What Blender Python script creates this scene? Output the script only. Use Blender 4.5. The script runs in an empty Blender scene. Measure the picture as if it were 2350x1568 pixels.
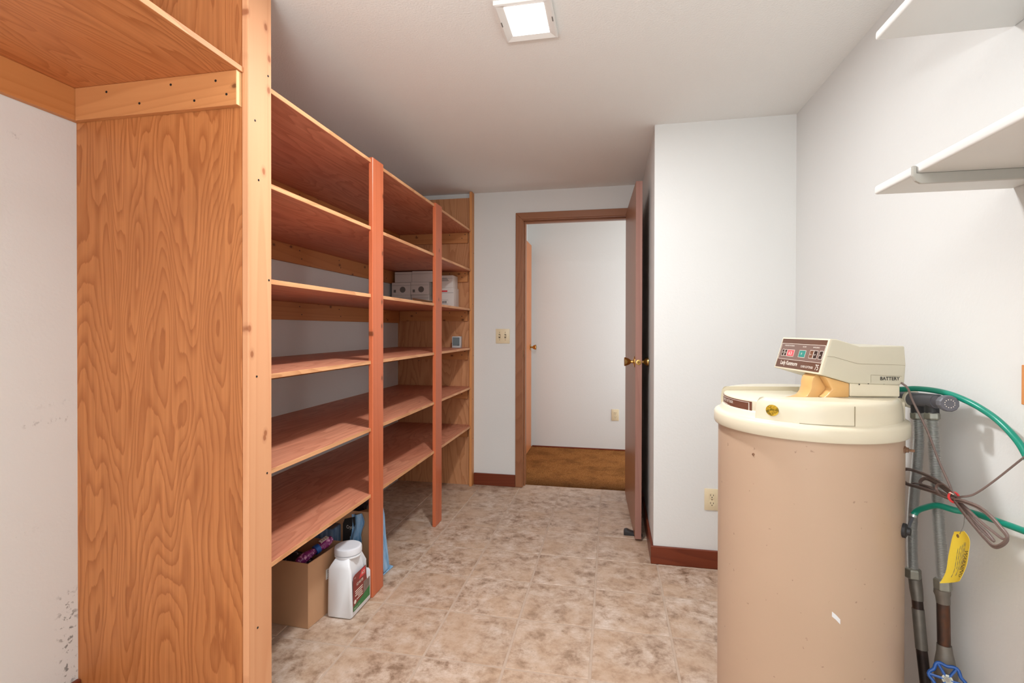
import bpy, bmesh, math, random
from mathutils import Vector, Matrix, noise
random.seed(7)
FT = 0.3048
PI = math.pi
D = bpy.data
COL = bpy.context.scene.collection
SC = bpy.context.scene

# ------------------------------------------------------------------ camera, light, exposure
yaw, pit, roll, EYE = .1971, -.0056, .0018, 3.9743
def axes():
    def f(x, y, z):
        c, s = math.cos(yaw), math.sin(yaw); r = x*c+y*s; w = -x*s+y*c; u = z
        c, s = math.cos(pit), math.sin(pit); w, u = w*c+u*s, u*c-w*s
        c, s = math.cos(roll), math.sin(roll); r, u = r*c+u*s, u*c-r*s
        return r, w, u
    X, Y, Z = f(1, 0, 0), f(0, 1, 0), f(0, 0, 1)
    return [Vector((X[i], Y[i], Z[i])) for i in range(3)]
R_, W_, U_ = axes()
cd = D.cameras.new('camera'); cam = D.objects.new('camera', cd); COL.objects.link(cam)
cd.sensor_width = 36; cd.sensor_fit = 'HORIZONTAL'
cd.lens = 36*1139.3076/2350; cd.shift_y = -22.12/2350
cd.clip_start = .02
mw = Matrix.Identity(4)
for i, v in enumerate((R_, U_, -W_)):
    for k in range(3): mw[k][i] = v[k]
mw[2][3] = EYE*FT
cam.matrix_world = mw
SC.camera = cam

wd = D.worlds.new('world'); SC.world = wd; wd.use_nodes = True
wd.node_tree.nodes['Background'].inputs[0].default_value = (.8, .85, .9, 1)
wd.node_tree.nodes['Background'].inputs[1].default_value = .3

SC.view_settings.view_transform = 'Standard'; SC.view_settings.look = 'None'
SC.view_settings.gamma = 1; SC.view_settings.use_curve_mapping = False
SC.view_settings.exposure = 0.0

def area(name, loc, size, power, rot=(0, 0, 0), col=(1, 1, 1), sy=None, spread=None):
    l = D.lights.new(name, 'AREA'); l.energy = power; l.color = col
    l.size = size*FT
    if sy: l.shape = 'RECTANGLE'; l.size_y = sy*FT
    if spread: l.spread = spread
    o = D.objects.new(name, l); COL.objects.link(o)
    o.location = [c*FT for c in loc]; o.rotation_euler = rot
    return o
FIX = (-.925, 5.47)
area('ceiling_lamp', (FIX[0], FIX[1], 7.36), .42, 26, col=(.97, .99, 1), sy=.5)
# added fill lamps behind the camera: one aimed at the ceiling, one broad
area('ceiling_bounce_fill', (-1.2, -.7, 5.2), 1.4, 43, rot=(PI, 0, 0), col=(.96, .985, 1))
area('rear_fill_light', (-1.0, -4.2, 4.2), 6.0, 21, rot=(math.radians(90), 0, 0), col=(.92, .97, 1), sy=5.0)
# added fill lamp, out of sight, to light the hall evenly
area('hall_fill_light', (3.5, 14.5, 4.2), 5.5, 18, rot=(0, math.radians(90), 0), col=(.97, .99, 1), sy=3)

# ------------------------------------------------------------------ node materials
class NT:
    def __init__(s, name):
        s.m = D.materials.new(name); s.m.use_nodes = True
        s.t = s.m.node_tree; s.b = s.t.nodes['Principled BSDF']
    def n(s, typ, **k):
        nd = s.t.nodes.new('ShaderNode'+typ)
        for a, v in k.items():
            if hasattr(nd, a): setattr(nd, a, v)
            else: nd.inputs[a].default_value = v
        return nd
    def l(s, a, b): s.t.links.new(a, b)
    def math(s, op, a, b=None, c=None):
        nd = s.n('Math', operation=op)
        for i, v in enumerate((a, b, c)):
            if v is None: continue
            if isinstance(v, (int, float)): nd.inputs[i].default_value = v
            else: s.l(v, nd.inputs[i])
        return nd.outputs[0]
    def ramp(s, fac, stops, interp='LINEAR'):
        nd = s.n('ValToRGB'); cr = nd.color_ramp; cr.interpolation = interp
        while len(cr.elements) < len(stops): cr.elements.new(.5)
        for e, (p, c) in zip(cr.elements, stops):
            e.position = p; e.color = (*c[:3], 1) if not isinstance(c, (int, float)) else (c, c, c, 1)
        s.l(fac, nd.inputs[0]); return nd.outputs[0]
    def mix(s, fac, a, b, blend='MIX'):
        nd = s.n('Mix', data_type='RGBA', blend_type=blend)
        for i, v in ((0, fac), (6, a), (7, b)):
            if isinstance(v, (int, float)): nd.inputs[i].default_value = v
            elif isinstance(v, tuple): nd.inputs[i].default_value = (*v[:3], 1)
            else: s.l(v, nd.inputs[i])
        return nd.outputs[2]
    def coords(s, scale=(1, 1, 1), rnd=0.0):
        tc = s.n('TexCoord'); mp = s.n('Mapping'); mp.inputs['Scale'].default_value = scale
        s.l(tc.outputs['Object'], mp.inputs[0])
        if rnd:
            oi = s.n('ObjectInfo'); va = s.n('VectorMath', operation='SCALE')
            cx = s.n('CombineXYZ')
            s.l(oi.outputs['Random'], cx.inputs[0]); s.l(s.math('MULTIPLY', oi.outputs['Random'], 3.7), cx.inputs[1]); s.l(s.math('MULTIPLY', oi.outputs['Random'], 7.1), cx.inputs[2])
            s.l(cx.outputs[0], va.inputs[0]); va.inputs['Scale'].default_value = rnd
            ad = s.n('VectorMath', operation='ADD')
            s.l(mp.outputs[0], ad.inputs[0]); s.l(va.outputs[0], ad.inputs[1]); return ad.outputs[0]
        return mp.outputs[0]
    def noise(s, vec, scale, detail=3, rough=.5, dist=0):
        nd = s.n('TexNoise', Scale=scale, Detail=detail, Roughness=rough, Distortion=dist)
        if vec is not None: s.l(vec, nd.inputs['Vector'])
        return nd.outputs['Fac']
    def bump(s, h, strength=.3, dist=.002):
        nd = s.n('Bump', Strength=strength, Distance=dist)
        s.l(h, nd.inputs['Height']); s.l(nd.outputs[0], s.b.inputs['Normal'])
    def base(s, c):
        if isinstance(c, tuple): s.b.inputs['Base Color'].default_value = (*c[:3], 1)
        else: s.l(c, s.b.inputs['Base Color'])
    def set(s, **k):
        for a, v in k.items(): s.b.inputs[a.replace('_', ' ')].default_value = v
def srgb(r, g, b):
    f = lambda c: (c/255/12.92) if c/255 <= .04045 else ((c/255+.055)/1.055)**2.4
    return (f(r), f(g), f(b))
def plain(name, c, rough=.5, metal=0, vary=.06, scale=30, bump=0, spec=None, coat=0):
    m = NT(name); v = m.coords()
    f = m.noise(v, scale, 3)
    m.base(m.mix(f, tuple(x*(1-vary) for x in c), tuple(min(1, x*(1+vary)) for x in c)))
    m.set(Roughness=rough, Metallic=metal)
    if spec is not None: m.b.inputs['Specular IOR Level'].default_value = spec
    if coat: m.b.inputs['Coat Weight'].default_value = coat
    if bump: m.bump(f, bump)
    return m.m

def plywood(name, light, dark, grain='z', plane='x', freq=9, rough=.45, red=None, scale=1.0, fine=.25):
    """rotary-cut plywood: contour lines of a stretched noise, thin darker lines plus fibres"""
    m = NT(name)
    k = {'x': 0, 'y': 1, 'z': 2}[grain]
    sc = [4.6*scale]*3; sc[k] = .75*scale
    v = m.coords(tuple(sc), rnd=5)
    n1 = m.noise(v, 1.0, 2.2, .45, .35)
    n2 = m.noise(v, 7, 3, .6)
    rings = m.math('ADD', m.math('MULTIPLY', n1, freq*4.2), m.math('MULTIPLY', n2, .9))
    fr = m.math('FRACT', rings)
    line = m.ramp(fr, [(0, 0), (.45, .1), (.8, .75), (.93, 1), (1, 0)])
    sc2 = [90.]*3; sc2[k] = 2.2
    fib = m.noise(m.coords(tuple(sc2), rnd=3), 1, 2)
    patch = m.noise(m.coords((1, 1, 1), rnd=4), 2.6, 3)
    c = m.mix(m.math('MULTIPLY', line, .62), light, dark)
    c = m.mix(m.math('MULTIPLY', m.ramp(fib, [(.35, 0), (.75, 1)]), fine), c, tuple(x*.72 for x in dark))
    if red: c = m.mix(m.math('MULTIPLY', m.ramp(patch, [(.4, 0), (.7, 1)]), .5), c, red)
    else: c = m.mix(m.math('MULTIPLY', m.ramp(patch, [(.4, 0), (.7, 1)]), .25), c, dark)
    m.base(c); m.set(Roughness=rough); m.b.inputs['Specular IOR Level'].default_value = .3
    m.bump(m.math('ADD', fib, m.math('MULTIPLY', line, -.4)), .12, .001)
    return m.m
def pine(name, light, dark, grain='z', knots=.5, rough=.45, freq=26, knotcol=(.12, .035, .012), kscale=10.0):
    m = NT(name); k = {'x': 0, 'y': 1, 'z': 2}[grain]
    sc = [1.]*3; sc[k] = .07
    v = m.coords(tuple(sc), rnd=5)
    n1 = m.noise(v, 3, 1.5, .4, .2)
    fr = m.math('FRACT', m.math('MULTIPLY', n1, freq))
    line = m.ramp(fr, [(0, 0), (.6, .3), (.9, 1), (1, 0)])
    sc2 = [120.]*3; sc2[k] = 3
    fib = m.noise(m.coords(tuple(sc2), rnd=3), 1, 2)
    c = m.mix(m.math('MULTIPLY', line, .35), light, dark)
    c = m.mix(m.math('MULTIPLY', fib, .2), c, dark)
    # knots
    sc3 = [1.]*3; sc3[k] = .65
    vo = m.n('TexVoronoi', voronoi_dimensions='2D', Scale=kscale)
    sx = m.n('SeparateXYZ'); m.l(m.coords(tuple(sc3), rnd=6), sx.inputs[0]); cxy = m.n('CombineXYZ')
    m.l(sx.outputs[0 if grain == 'x' else 1], cxy.inputs[0]); m.l(sx.outputs[2], cxy.inputs[1]); m.l(cxy.outputs[0], vo.inputs['Vector'])
    d = m.math('ADD', vo.outputs['Distance'], m.math('MULTIPLY', m.noise(m.coords(), 60, 2), .04))
    sep = m.n('SeparateColor'); m.l(vo.outputs['Color'], sep.inputs[0])
    has = m.math('LESS_THAN', sep.outputs[0], knots)
    kn = m.math('MULTIPLY', m.ramp(d, [(.065, 1), (.085, .6), (.1, .25), (.17, 0)]), has)
    c = m.mix(m.math('MULTIPLY', kn, .8), c, knotcol)
    m.base(c); m.set(Roughness=rough); m.b.inputs['Specular IOR Level'].default_value = .3
    m.bump(fib, .1, .001)
    return m.m

M = {}
def paint(name, c, bscale=90, bs=.25, rough=.7):
    m = NT(name); v = m.coords()
    f = m.noise(v, bscale, 4, .55)
    g = m.noise(v, 1.2, 2)
    m.base(m.mix(g, tuple(x*.985 for x in c), tuple(min(1, x*1.01) for x in c)))
    m.set(Roughness=rough); m.b.inputs['Specular IOR Level'].default_value = .25
    m.bump(f, bs, .002); return m
M['wall'] = paint('white_wall_paint', (.755, .757, .742)).m
M['ceil'] = paint('textured_ceiling_paint', (.86, .86, .84), 140, .8, .85).m
# left wall: with scuff marks
def left_paint():
    m = paint('scuffed_wall_paint', (.755, .757, .742))
    geo = m.n('NewGeometry'); sp = m.n('SeparateXYZ'); m.l(geo.outputs['Position'], sp.inputs[0])
    def band(out, lo, hi, soft):
        a = m.math('SMOOTH_MIN', 1.0, 1.0) if False else None
        mr = m.n('MapRange', interpolation_type='SMOOTHSTEP'); m.l(out, mr.inputs[0])
        mr.inputs[1].default_value = lo-soft; mr.inputs[2].default_value = lo+soft
        mr2 = m.n('MapRange', interpolation_type='SMOOTHSTEP'); m.l(out, mr2.inputs[0])
        mr2.inputs[1].default_value = hi-soft; mr2.inputs[2].default_value = hi+soft
        return m.math('SUBTRACT', mr.outputs[0], mr2.outputs[0])
    v = m.coords()
    sp1 = m.ramp(m.noise(v, 60, 4, .6), [(.56, 0), (.62, 1)])
    sp2 = m.ramp(m.noise(v, 45, 3, .7), [(.55, 0), (.66, 1)])
    y, z = sp.outputs[1], sp.outputs[2]
    def spot(y0, y1, z0, z1, tex, k, s=.02):
        return m.math('MULTIPLY', m.math('MULTIPLY', m.math('MULTIPLY', band(y, y0*FT, y1*FT, s), band(z, z0*FT, z1*FT, s)), tex), k)
    tot = spot(4.03, 4.19, .3, 1.25, sp1, .75)
    for a in ((3.72, 4.15, 3.02, 3.07, sp2, .35, .008), (3.72, 4.13, 3.2, 3.26, sp2, .18, .01), (5.2, 6.6, 4.75, 4.98, sp2, .35, .02),
              (3.6, 3.75, 5.75, 5.8, sp2, .3, .006), (3.5, 4.0, 2.0, 2.03, sp2, .2, .01)):
        tot = m.math('ADD', tot, spot(*a))
    old = m.b.inputs['Base Color'].links[0].from_socket
    m.base(m.mix(m.math('MINIMUM', tot, 1.0), old, (.09, .085, .08)))
    return m.m
M['wall_left'] = left_paint()
def tile_mat():
    m = NT('mottled_beige_tile'); v = m.coords((1, 1, 1), rnd=9)
    # mottled stone print
    a = m.noise(v, 17, 8, .7, .15); b = m.noise(v, 5, 4, .6, .1); c = m.noise(m.coords((1, 1.3, 1), rnd=5), 48, 6, .75, .5)
    col = m.ramp(a, [(.34, srgb(130, 104, 84)), (.45, srgb(176, 150, 130)), (.55, srgb(200, 178, 160)), (.7, srgb(220, 204, 192))])
    col = m.mix(m.math('MULTIPLY', m.ramp(b, [(.42, 0), (.62, 1)]), .55), col, srgb(192, 160, 132))
    col = m.mix(m.math('MULTIPLY', m.ramp(c, [(.56, 0), (.68, 1)]), .38), col, srgb(128, 106, 88))
    oi = m.n('ObjectInfo')
    col = m.mix(m.math('MULTIPLY', oi.outputs['Random'], .16), col, srgb(170, 140, 116))
    m.base(col); m.set(Roughness=.42)
    m.bump(a, .12, .002); return m.m
M['tile'] = tile_mat()
M['grout'] = plain('sandy_grout', srgb(188, 166, 148), .85, vary=.12, scale=50)
M['ply_or'] = plywood('orange_fir_plywood', srgb(198, 128, 76), srgb(150, 82, 40), 'z', freq=9, fine=.4)
M['ply_orh'] = plywood('orange_fir_plywood_shelf', srgb(206, 136, 86), srgb(158, 88, 44), 'y', freq=8, red=srgb(196, 116, 62))
M['ply_far'] = plywood('tan_plywood', srgb(214, 156, 112), srgb(178, 114, 72), 'z', freq=5, fine=.12)
M['ply_red'] = plywood('red_stained_plywood', srgb(216, 148, 118), srgb(174, 104, 78), 'y', freq=5, red=srgb(200, 120, 92), fine=.35)
M['edge'] = plywood('raw_plywood_edge', srgb(228, 172, 124), srgb(190, 124, 80), 'y', freq=3, fine=.4)
M['pine_pale'] = pine('pale_pine', srgb(224, 166, 124), srgb(206, 138, 94), 'z', .8, knotcol=srgb(150,84,50))
M['pine_tan'] = pine('tan_pine', srgb(222, 156, 98), srgb(186, 112, 60), 'z', .3)
M['pine_cleat_x'] = pine('oiled_pine_crosswise', srgb(208, 144, 92), srgb(174, 106, 58), 'x', .6)
M['pine_cleat_y'] = pine('oiled_pine_lengthwise', srgb(204, 138, 82), srgb(172, 102, 52), 'y', .5)
M['pine_end'] = plain('pale_end_grain', srgb(232, 192, 138), .6)
M['post_red'] = pine('red_stained_post', srgb(206, 114, 76), srgb(178, 84, 50), 'z', .2, .35, freq=14)
M['casing'] = pine('walnut_stained_casing', srgb(160, 108, 76), srgb(114, 68, 42), 'z', 0, .35, freq=60)
M['casing_h'] = pine('walnut_stained_casing_crosswise', srgb(160, 108, 76), srgb(114, 68, 42), 'x', 0, .35, freq=60)
M['door'] = pine('brown_lauan_door', srgb(166, 118, 88), srgb(132, 84, 58), 'z', 0, .35, freq=36)
M['door_edge'] = pine('purplish_brown_door_edge', srgb(158, 116, 104), srgb(128, 86, 74), 'z', 0, .35)
M['halldoor'] = pine('honey_door', srgb(206, 132, 84), srgb(178, 104, 60), 'z', 0, .4)
M['base'] = pine('mahogany_baseboard', srgb(122, 58, 36), srgb(74, 28, 18), 'x', .1, .3, freq=40, knotcol=(.02, .006, .004))
M['base_y'] = pine('mahogany_baseboard_lengthwise', srgb(122, 58, 36), srgb(74, 28, 18), 'y', .1, .3, freq=40, knotcol=(.02, .006, .004))
def carpet_mat():
    m = NT('brown_carpet'); v = m.coords()
    f = m.noise(v, 260, 3, .7); p = m.noise(v, 5, 3, .6); q = m.noise(v, 60, 3, .6)
    c = m.ramp(f, [(.35, srgb(96, 56, 22)), (.5, srgb(160, 104, 56)), (.65, srgb(196, 140, 86))])
    c = m.mix(m.math('MULTIPLY', m.ramp(p, [(.45, 0), (.65, 1)]), .5), c, srgb(96, 62, 32))
    # shade towards the doorway edge, painted into the carpet colour
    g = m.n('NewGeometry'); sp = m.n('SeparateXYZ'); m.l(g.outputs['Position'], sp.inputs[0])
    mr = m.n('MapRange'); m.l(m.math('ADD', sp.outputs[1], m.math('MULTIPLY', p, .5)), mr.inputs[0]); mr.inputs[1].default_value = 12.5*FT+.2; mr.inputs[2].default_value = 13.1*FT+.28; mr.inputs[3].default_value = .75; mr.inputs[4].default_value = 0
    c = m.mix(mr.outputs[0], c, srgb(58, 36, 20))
    m.base(c); m.set(Roughness=1); m.b.inputs['Specular IOR Level'].default_value = .05
    m.bump(m.math('ADD', f, q), .9, .006); return m.m
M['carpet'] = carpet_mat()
M['white'] = plain('white_enamel', (.82, .82, .80), .4, vary=.02)
M['shelfwhite'] = plain('white_painted_shelf', (.76, .76, .74), .5, vary=.03, scale=8, bump=.05)
M['bracketgrey'] = plain('grey_white_bracket', srgb(176, 174, 166), .5)
M['ivory'] = plain('ivory_plastic', srgb(228, 212, 178), .35, vary=.02)
M['ivory_dk'] = plain('dark_slot', srgb(70, 60, 46), .6)
M['brass'] = plain('aged_brass', srgb(196, 160, 96), .25, 1, vary=.12)
M['brass_dk'] = plain('dark_brass', srgb(128, 96, 56), .35, 1)
M['black'] = plain('black_rubber', (.025, .025, .028), .5)
M['cream'] = plain('cream_plastic', srgb(222, 213, 190), .22, vary=.015, scale=6)
M['cream_dk'] = plain('greyish_cream_plastic', srgb(204, 198, 178), .38, vary=.02, scale=8)
M['amber'] = plain('yellowed_amber_plastic', srgb(220, 174, 112), .3, vary=.08, scale=12)
M['seam'] = plain('seam_shadow_gap', srgb(140, 128, 100), .6)
def tank_mat():
    m = NT('tan_pink_tank'); v = m.coords()
    f = m.noise(v, 3, 3); s = m.noise(v, 70, 2)
    c = m.mix(f, srgb(190, 162, 138), srgb(198, 170, 146))
    c = m.mix(m.math('MULTIPLY', m.ramp(s, [(.72, 0), (.76, 1)]), .5), c, srgb(130, 100, 80))
    m.base(c); m.set(Roughness=.38); return m.m
M['tank'] = tank_mat()
M['brown_label'] = plain('brown_label', srgb(112, 72, 56), .35)
M['panel_glass'] = plain('brown_gloss_panel', srgb(104, 74, 62), .08, vary=.1, scale=3)
M['panel_mid'] = plain('taupe_gloss_panel', srgb(126, 102, 94), .12)
M['ink_white'] = plain('white_print', srgb(238, 228, 216), .5)
M['ink_black'] = plain('black_print', srgb(46, 42, 40), .6)
M['ink_grey'] = plain('grey_print', srgb(120, 116, 112), .6)
M['teal'] = plain('teal_button', srgb(60, 140, 130), .3)
M['redlit'] = plain('red_display', srgb(226, 92, 100), .3, vary=.2, scale=60)
M['brownbtn'] = plain('brown_button', srgb(120, 80, 60), .3)
M['darkbtn'] = plain('dark_button', srgb(60, 44, 40), .3)
def gold_mat():
    m = NT('crackled_gold_sticker'); v = m.coords()
    f = m.noise(v, 90, 4, .7)
    m.base(m.ramp(f, [(.4, srgb(120, 100, 20)), (.5, srgb(190, 150, 30)), (.62, srgb(226, 190, 70))]))
    m.set(Roughness=.3, Metallic=.35); m.bump(f, .5, .001); return m.m
M['gold'] = gold_mat()
M['pvc'] = plain('grey_plastic_valve', srgb(96, 96, 104), .4, vary=.1)
M['zinc'] = plain('zinc_plated_nut', srgb(156, 156, 146), .4, .7, vary=.25, scale=60)
M['steel'] = plain('stainless_hose', srgb(206, 206, 204), .3, .7, vary=.06)
def iron_mat():
    m = NT('rusty_black_iron'); v = m.coords((1, 1, .35))
    f = m.noise(v, 14, 4, .6)
    m.base(m.ramp(f, [(.38, srgb(44, 36, 34)), (.5, srgb(78, 60, 52)), (.58, srgb(104, 66, 46)), (.68, srgb(150, 146, 140))]))
    m.set(Roughness=.45, Metallic=.5); m.bump(f, .2, .002); return m.m
M['iron'] = iron_mat()
M['castgrey'] = plain('cast_grey_metal', srgb(128, 122, 114), .5, .6, vary=.25, scale=50)
M['blue'] = plain('blue_enamel', srgb(30, 84, 160), .35, vary=.1)
M['hose'] = plain('green_rubber_hose', srgb(20, 138, 116), .3, vary=.12, scale=20)
M['cord'] = plain('brown_lamp_cord', srgb(116, 98, 92), .4, vary=.25, scale=12)
M['redtie'] = plain('red_twist_tie', srgb(236, 70, 72), .5)
M['yellow'] = plain('yellow_card', srgb(250, 222, 74), .7, vary=.02)
M['rust'] = plain('rusty_bolt', srgb(150, 118, 96), .5, .6, vary=.4, scale=80)
M['card'] = plain('brown_cardboard', srgb(194, 150, 114), .85, vary=.05, scale=14, bump=.05)
M['card_in'] = plain('inner_cardboard', srgb(176, 136, 98), .85)
M['paper'] = plain('white_carton_board', srgb(232, 226, 220), .75, vary=.06, scale=8)
M['jug'] = plain('white_jug_plastic', srgb(232, 234, 238), .38, vary=.01)
M['cap'] = plain('grey_white_cap', srgb(222, 224, 230), .45, vary=.02)
M['maroon'] = plain('maroon_label', srgb(132, 48, 44), .45)
M['redlogo'] = plain('red_logo', srgb(216, 62, 66), .45)
M['greenl'] = plain('green_label', srgb(42, 120, 62), .45)
M['photo'] = plain('photo_print', srgb(130, 112, 104), .5, vary=.5, scale=60)
def pattern(name, a, b, scale, thr=.5, rough=.35):
    m = NT(name); v = m.coords(); f = m.noise(v, scale, 3, .6, 1.5)
    m.base(m.ramp(f, [(thr-.03, a), (thr+.03, b)])); m.set(Roughness=rough); return m.m
M['purple'] = pattern('purple_printed_foil', srgb(122, 40, 104), srgb(214, 150, 196), 60, .58, .25)
M['dots'] = pattern('black_patterned_fabric', srgb(30, 28, 34), srgb(150, 150, 156), 26, .6, .7)
def streak(name, a, b):
    m = NT(name); v = m.coords((3, 3, .5)); f = m.noise(v, 25, 4, .6)
    m.base(m.ramp(f, [(.35, a), (.65, b)])); m.set(Roughness=.45); return m.m
M['sky'] = streak('light_blue_print', srgb(98, 156, 204), srgb(160, 198, 232))
M['denim'] = streak('dusty_blue_print', srgb(76, 110, 150), srgb(140, 168, 200))
M['bag'] = plain('black_plastic_bag', (.02, .018, .022), .25, vary=.3, scale=20)
M['scr'] = plain('black_screw_head', (.02, .02, .02), .4, .3)
M['grey'] = plain('light_grey_plastic', srgb(206, 208, 210), .4, vary=.02)
M['lcd'] = plain('grey_screen', srgb(118, 130, 134), .25, vary=.03)
em = NT('lamp_diffuser'); em.b.inputs['Emission Color'].default_value = (1, .985, .96, 1); em.b.inputs['Emission Strength'].default_value = 4; em.base((.9, .9, .9)); M['lamp'] = em.m

# ------------------------------------------------------------------ geometry helpers (feet in world space)
class MB:
    def __init__(s): s.v = []; s.f = []; s.mi = []; s.cur = 0
    def add(s, vs, fs):
        o = len(s.v); s.v += [Vector(p) for p in vs]; s.f += [[i+o for i in f] for f in fs]; s.mi += [s.cur]*len(fs)
        return s
    def box(s, x0, x1, y0, y1, z0, z1):
        vs = [(x, y, z) for x in (x0, x1) for y in (y0, y1) for z in (z0, z1)]
        return s.add(vs, [(0, 1, 3, 2), (4, 6, 7, 5), (0, 4, 5, 1), (2, 3, 7, 6), (0, 2, 6, 4), (1, 5, 7, 3)])
    def prism(s, pts, fn, lo, hi):
        """pts 2-D outline, fn(a,b,t)->xyz"""
        n = len(pts)
        vs = [fn(a, b, lo) for a, b in pts]+[fn(a, b, hi) for a, b in pts]
        fs = [tuple(range(n))[::-1], tuple(range(n, 2*n))]+[(i, (i+1) % n, n+(i+1) % n, n+i) for i in range(n)]
        return s.add(vs, fs)
    def lathe(s, prof, c=(0, 0, 0), ax=(0, 0, 1), n=24, cap=True):
        ax = Vector(ax).normalized(); u = ax.orthogonal().normalized(); w = ax.cross(u); c = Vector(c)
        vs = []
        for r, h in prof:
            for i in range(n):
                t = 2*PI*i/n; vs.append(c+ax*h+(u*math.cos(t)+w*math.sin(t))*max(r, 1e-5))
        fs = [(k*n+i, k*n+(i+1) % n, (k+1)*n+(i+1) % n, (k+1)*n+i) for k in range(len(prof)-1) for i in range(n)]
        if cap: fs += [tuple(range(n))[::-1], tuple(range((len(prof)-1)*n, len(prof)*n))]
        return s.add(vs, fs)
    def tube(s, pts, r, n=8, closed=False, flat=1.0):
        P = [Vector(p) for p in pts]; rs = r if isinstance(r, (list, tuple)) else [r]*len(P)
        vs = []; up = None; m = len(P)
        for i, p in enumerate(P):
            a = P[(i-1) % m] if (i or closed) else p; b = P[(i+1) % m] if (i < m-1 or closed) else p
            t = (b-a).normalized()
            if up is None: up = t.orthogonal().normalized()
            up = (up-t*up.dot(t)).normalized(); w = t.cross(up)
            for k in range(n):
                q = 2*PI*k/n; vs.append(p+(up*math.cos(q)+w*math.sin(q)*flat)*rs[i])
        seg = m if closed else m-1
        fs = [(k*n+i, k*n+(i+1) % n, ((k+1) % m)*n+(i+1) % n, ((k+1) % m)*n+i) for k in range(seg) for i in range(n)]
        if not closed: fs += [tuple(range(n))[::-1], tuple(range((m-1)*n, m*n))]
        return s.add(vs, fs)
def smooth_path(P, k=6):
    P = [Vector(p) for p in P]; out = []
    for i in range(len(P)-1):
        a, b, c, d = P[max(i-1, 0)], P[i], P[i+1], P[min(i+2, len(P)-1)]
        for j in range(k):
            t = j/k
            out.append(.5*((2*b)+(c-a)*t+(2*a-5*b+4*c-d)*t*t+(3*b-a-3*c+d)*t**3))
    return out+[P[-1]]
ORG = {}
def org(o):
    v = Vector((0, 0, 0))
    while o is not None: v = v+ORG.get(o.name, Vector((0, 0, 0))); o = o.parent
    return v
def build(name, mb, mats, parent=None, bevel=0, seg=1, smooth=0, kind=None, label=None):
    if not isinstance(mats, (list, tuple)): mats = [mats]
    me = D.meshes.new(name)
    xs = [v.x for v in mb.v]; ys = [v.y for v in mb.v]; zs = [v.z for v in mb.v]
    o_ = Vector(((min(xs)+max(xs))/2, (min(ys)+max(ys))/2, min(zs)))
    me.from_pydata([tuple((v-o_)*FT) for v in mb.v], [], mb.f); me.validate(); me.update()
    for m in mats: me.materials.append(m)
    if len(me.polygons) == len(mb.mi): me.polygons.foreach_set('material_index', mb.mi)
    bm = bmesh.new(); bm.from_mesh(me)
    bmesh.ops.recalc_face_normals(bm, faces=bm.faces)
    if bevel:
        es = [e for e in bm.edges if len(e.link_faces) == 2 and e.calc_face_angle(0) > math.radians(28)]
        bmesh.ops.bevel(bm, geom=es, offset=bevel*FT, offset_type='OFFSET', segments=seg, profile=.5, affect='EDGES', clamp_overlap=True)
    bm.to_mesh(me); bm.free()
    if smooth or seg > 1:
        for p in me.polygons: p.use_smooth = True
        me.set_sharp_from_angle(angle=math.radians(smooth if smooth > 1 else 35))
    o = D.objects.new(name, me); COL.objects.link(o)
    if parent is not None:
        o.parent = parent; rel = o_-org(parent)
    else: rel = o_
    o.location = rel*FT; ORG[o.name] = rel
    if kind: o['kind'] = kind
    if label: o['label'] = label
    return o
def thing(name, label, cat, loc, group=None, kind=None):
    o = D.objects.new(name, None); COL.objects.link(o); o.empty_display_size = .05
    o.location = [c*FT for c in loc]; ORG[o.name] = Vector(loc)
    if label: o['label'] = label
    if cat: o['category'] = cat
    if group: o['group'] = group
    if kind: o['kind'] = kind
    return o
def tag(o, label, cat, group=None):
    o['label'] = label; o['category'] = cat
    if group: o['group'] = group
    return o
def dup(o, parent, locw, name=None):
    c = o.copy(); COL.objects.link(c); c.parent = parent
    rel = Vector(locw)-(org(parent) if parent else Vector((0, 0, 0)))
    c.location = rel*FT; ORG[c.name] = rel
    return c
def text(name, s, size, o, ux, uy, mat, parent, ext=.0015, xs=1.0, bold=0.0):
    cu = D.curves.new('t', 'FONT'); cu.body = s; cu.size = 1; cu.extrude = 0; cu.resolution_u = 2; cu.offset = bold
    ob = D.objects.new('t', cu); COL.objects.link(ob)
    dg = bpy.context.evaluated_depsgraph_get(); me = D.meshes.new_from_object(ob.evaluated_get(dg))
    D.objects.remove(ob); D.curves.remove(cu)
    ux, uy, o = Vector(ux).normalized(), Vector(uy).normalized(), Vector(o); nn = ux.cross(uy)
    bm = bmesh.new(); bm.from_mesh(me); bmesh.ops.remove_doubles(bm, verts=bm.verts, dist=1e-5)
    mb = MB(); vs = [v.co.copy() for v in bm.verts]; fs = [[v.index for v in f.verts] for f in bm.faces]
    bm.free(); D.meshes.remove(me)
    if not vs: return None
    n = len(vs); P = [o+ux*v.x*size*xs+uy*v.y*size for v in vs]
    mb.add([p+nn*ext for p in P], fs)
    return build(name, mb, mat, parent)
def blob(c, r, seed, amp=.2, f=3., n=3):
    bm = bmesh.new(); bmesh.ops.create_icosphere(bm, subdivisions=n, radius=1)
    mb = MB(); vs = []
    for v in bm.verts:
        k = 1+amp*noise.noise(v.co*f+Vector((seed, seed*2, 0)))
        vs.append((c[0]+v.co.x*r[0]*k, c[1]+v.co.y*r[1]*k, max(c[2]+v.co.z*r[2]*k, c[2]-r[2])))
    mb.add(vs, [[v.index for v in f_.verts] for f_ in bm.faces]); bm.free(); return mb
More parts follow.
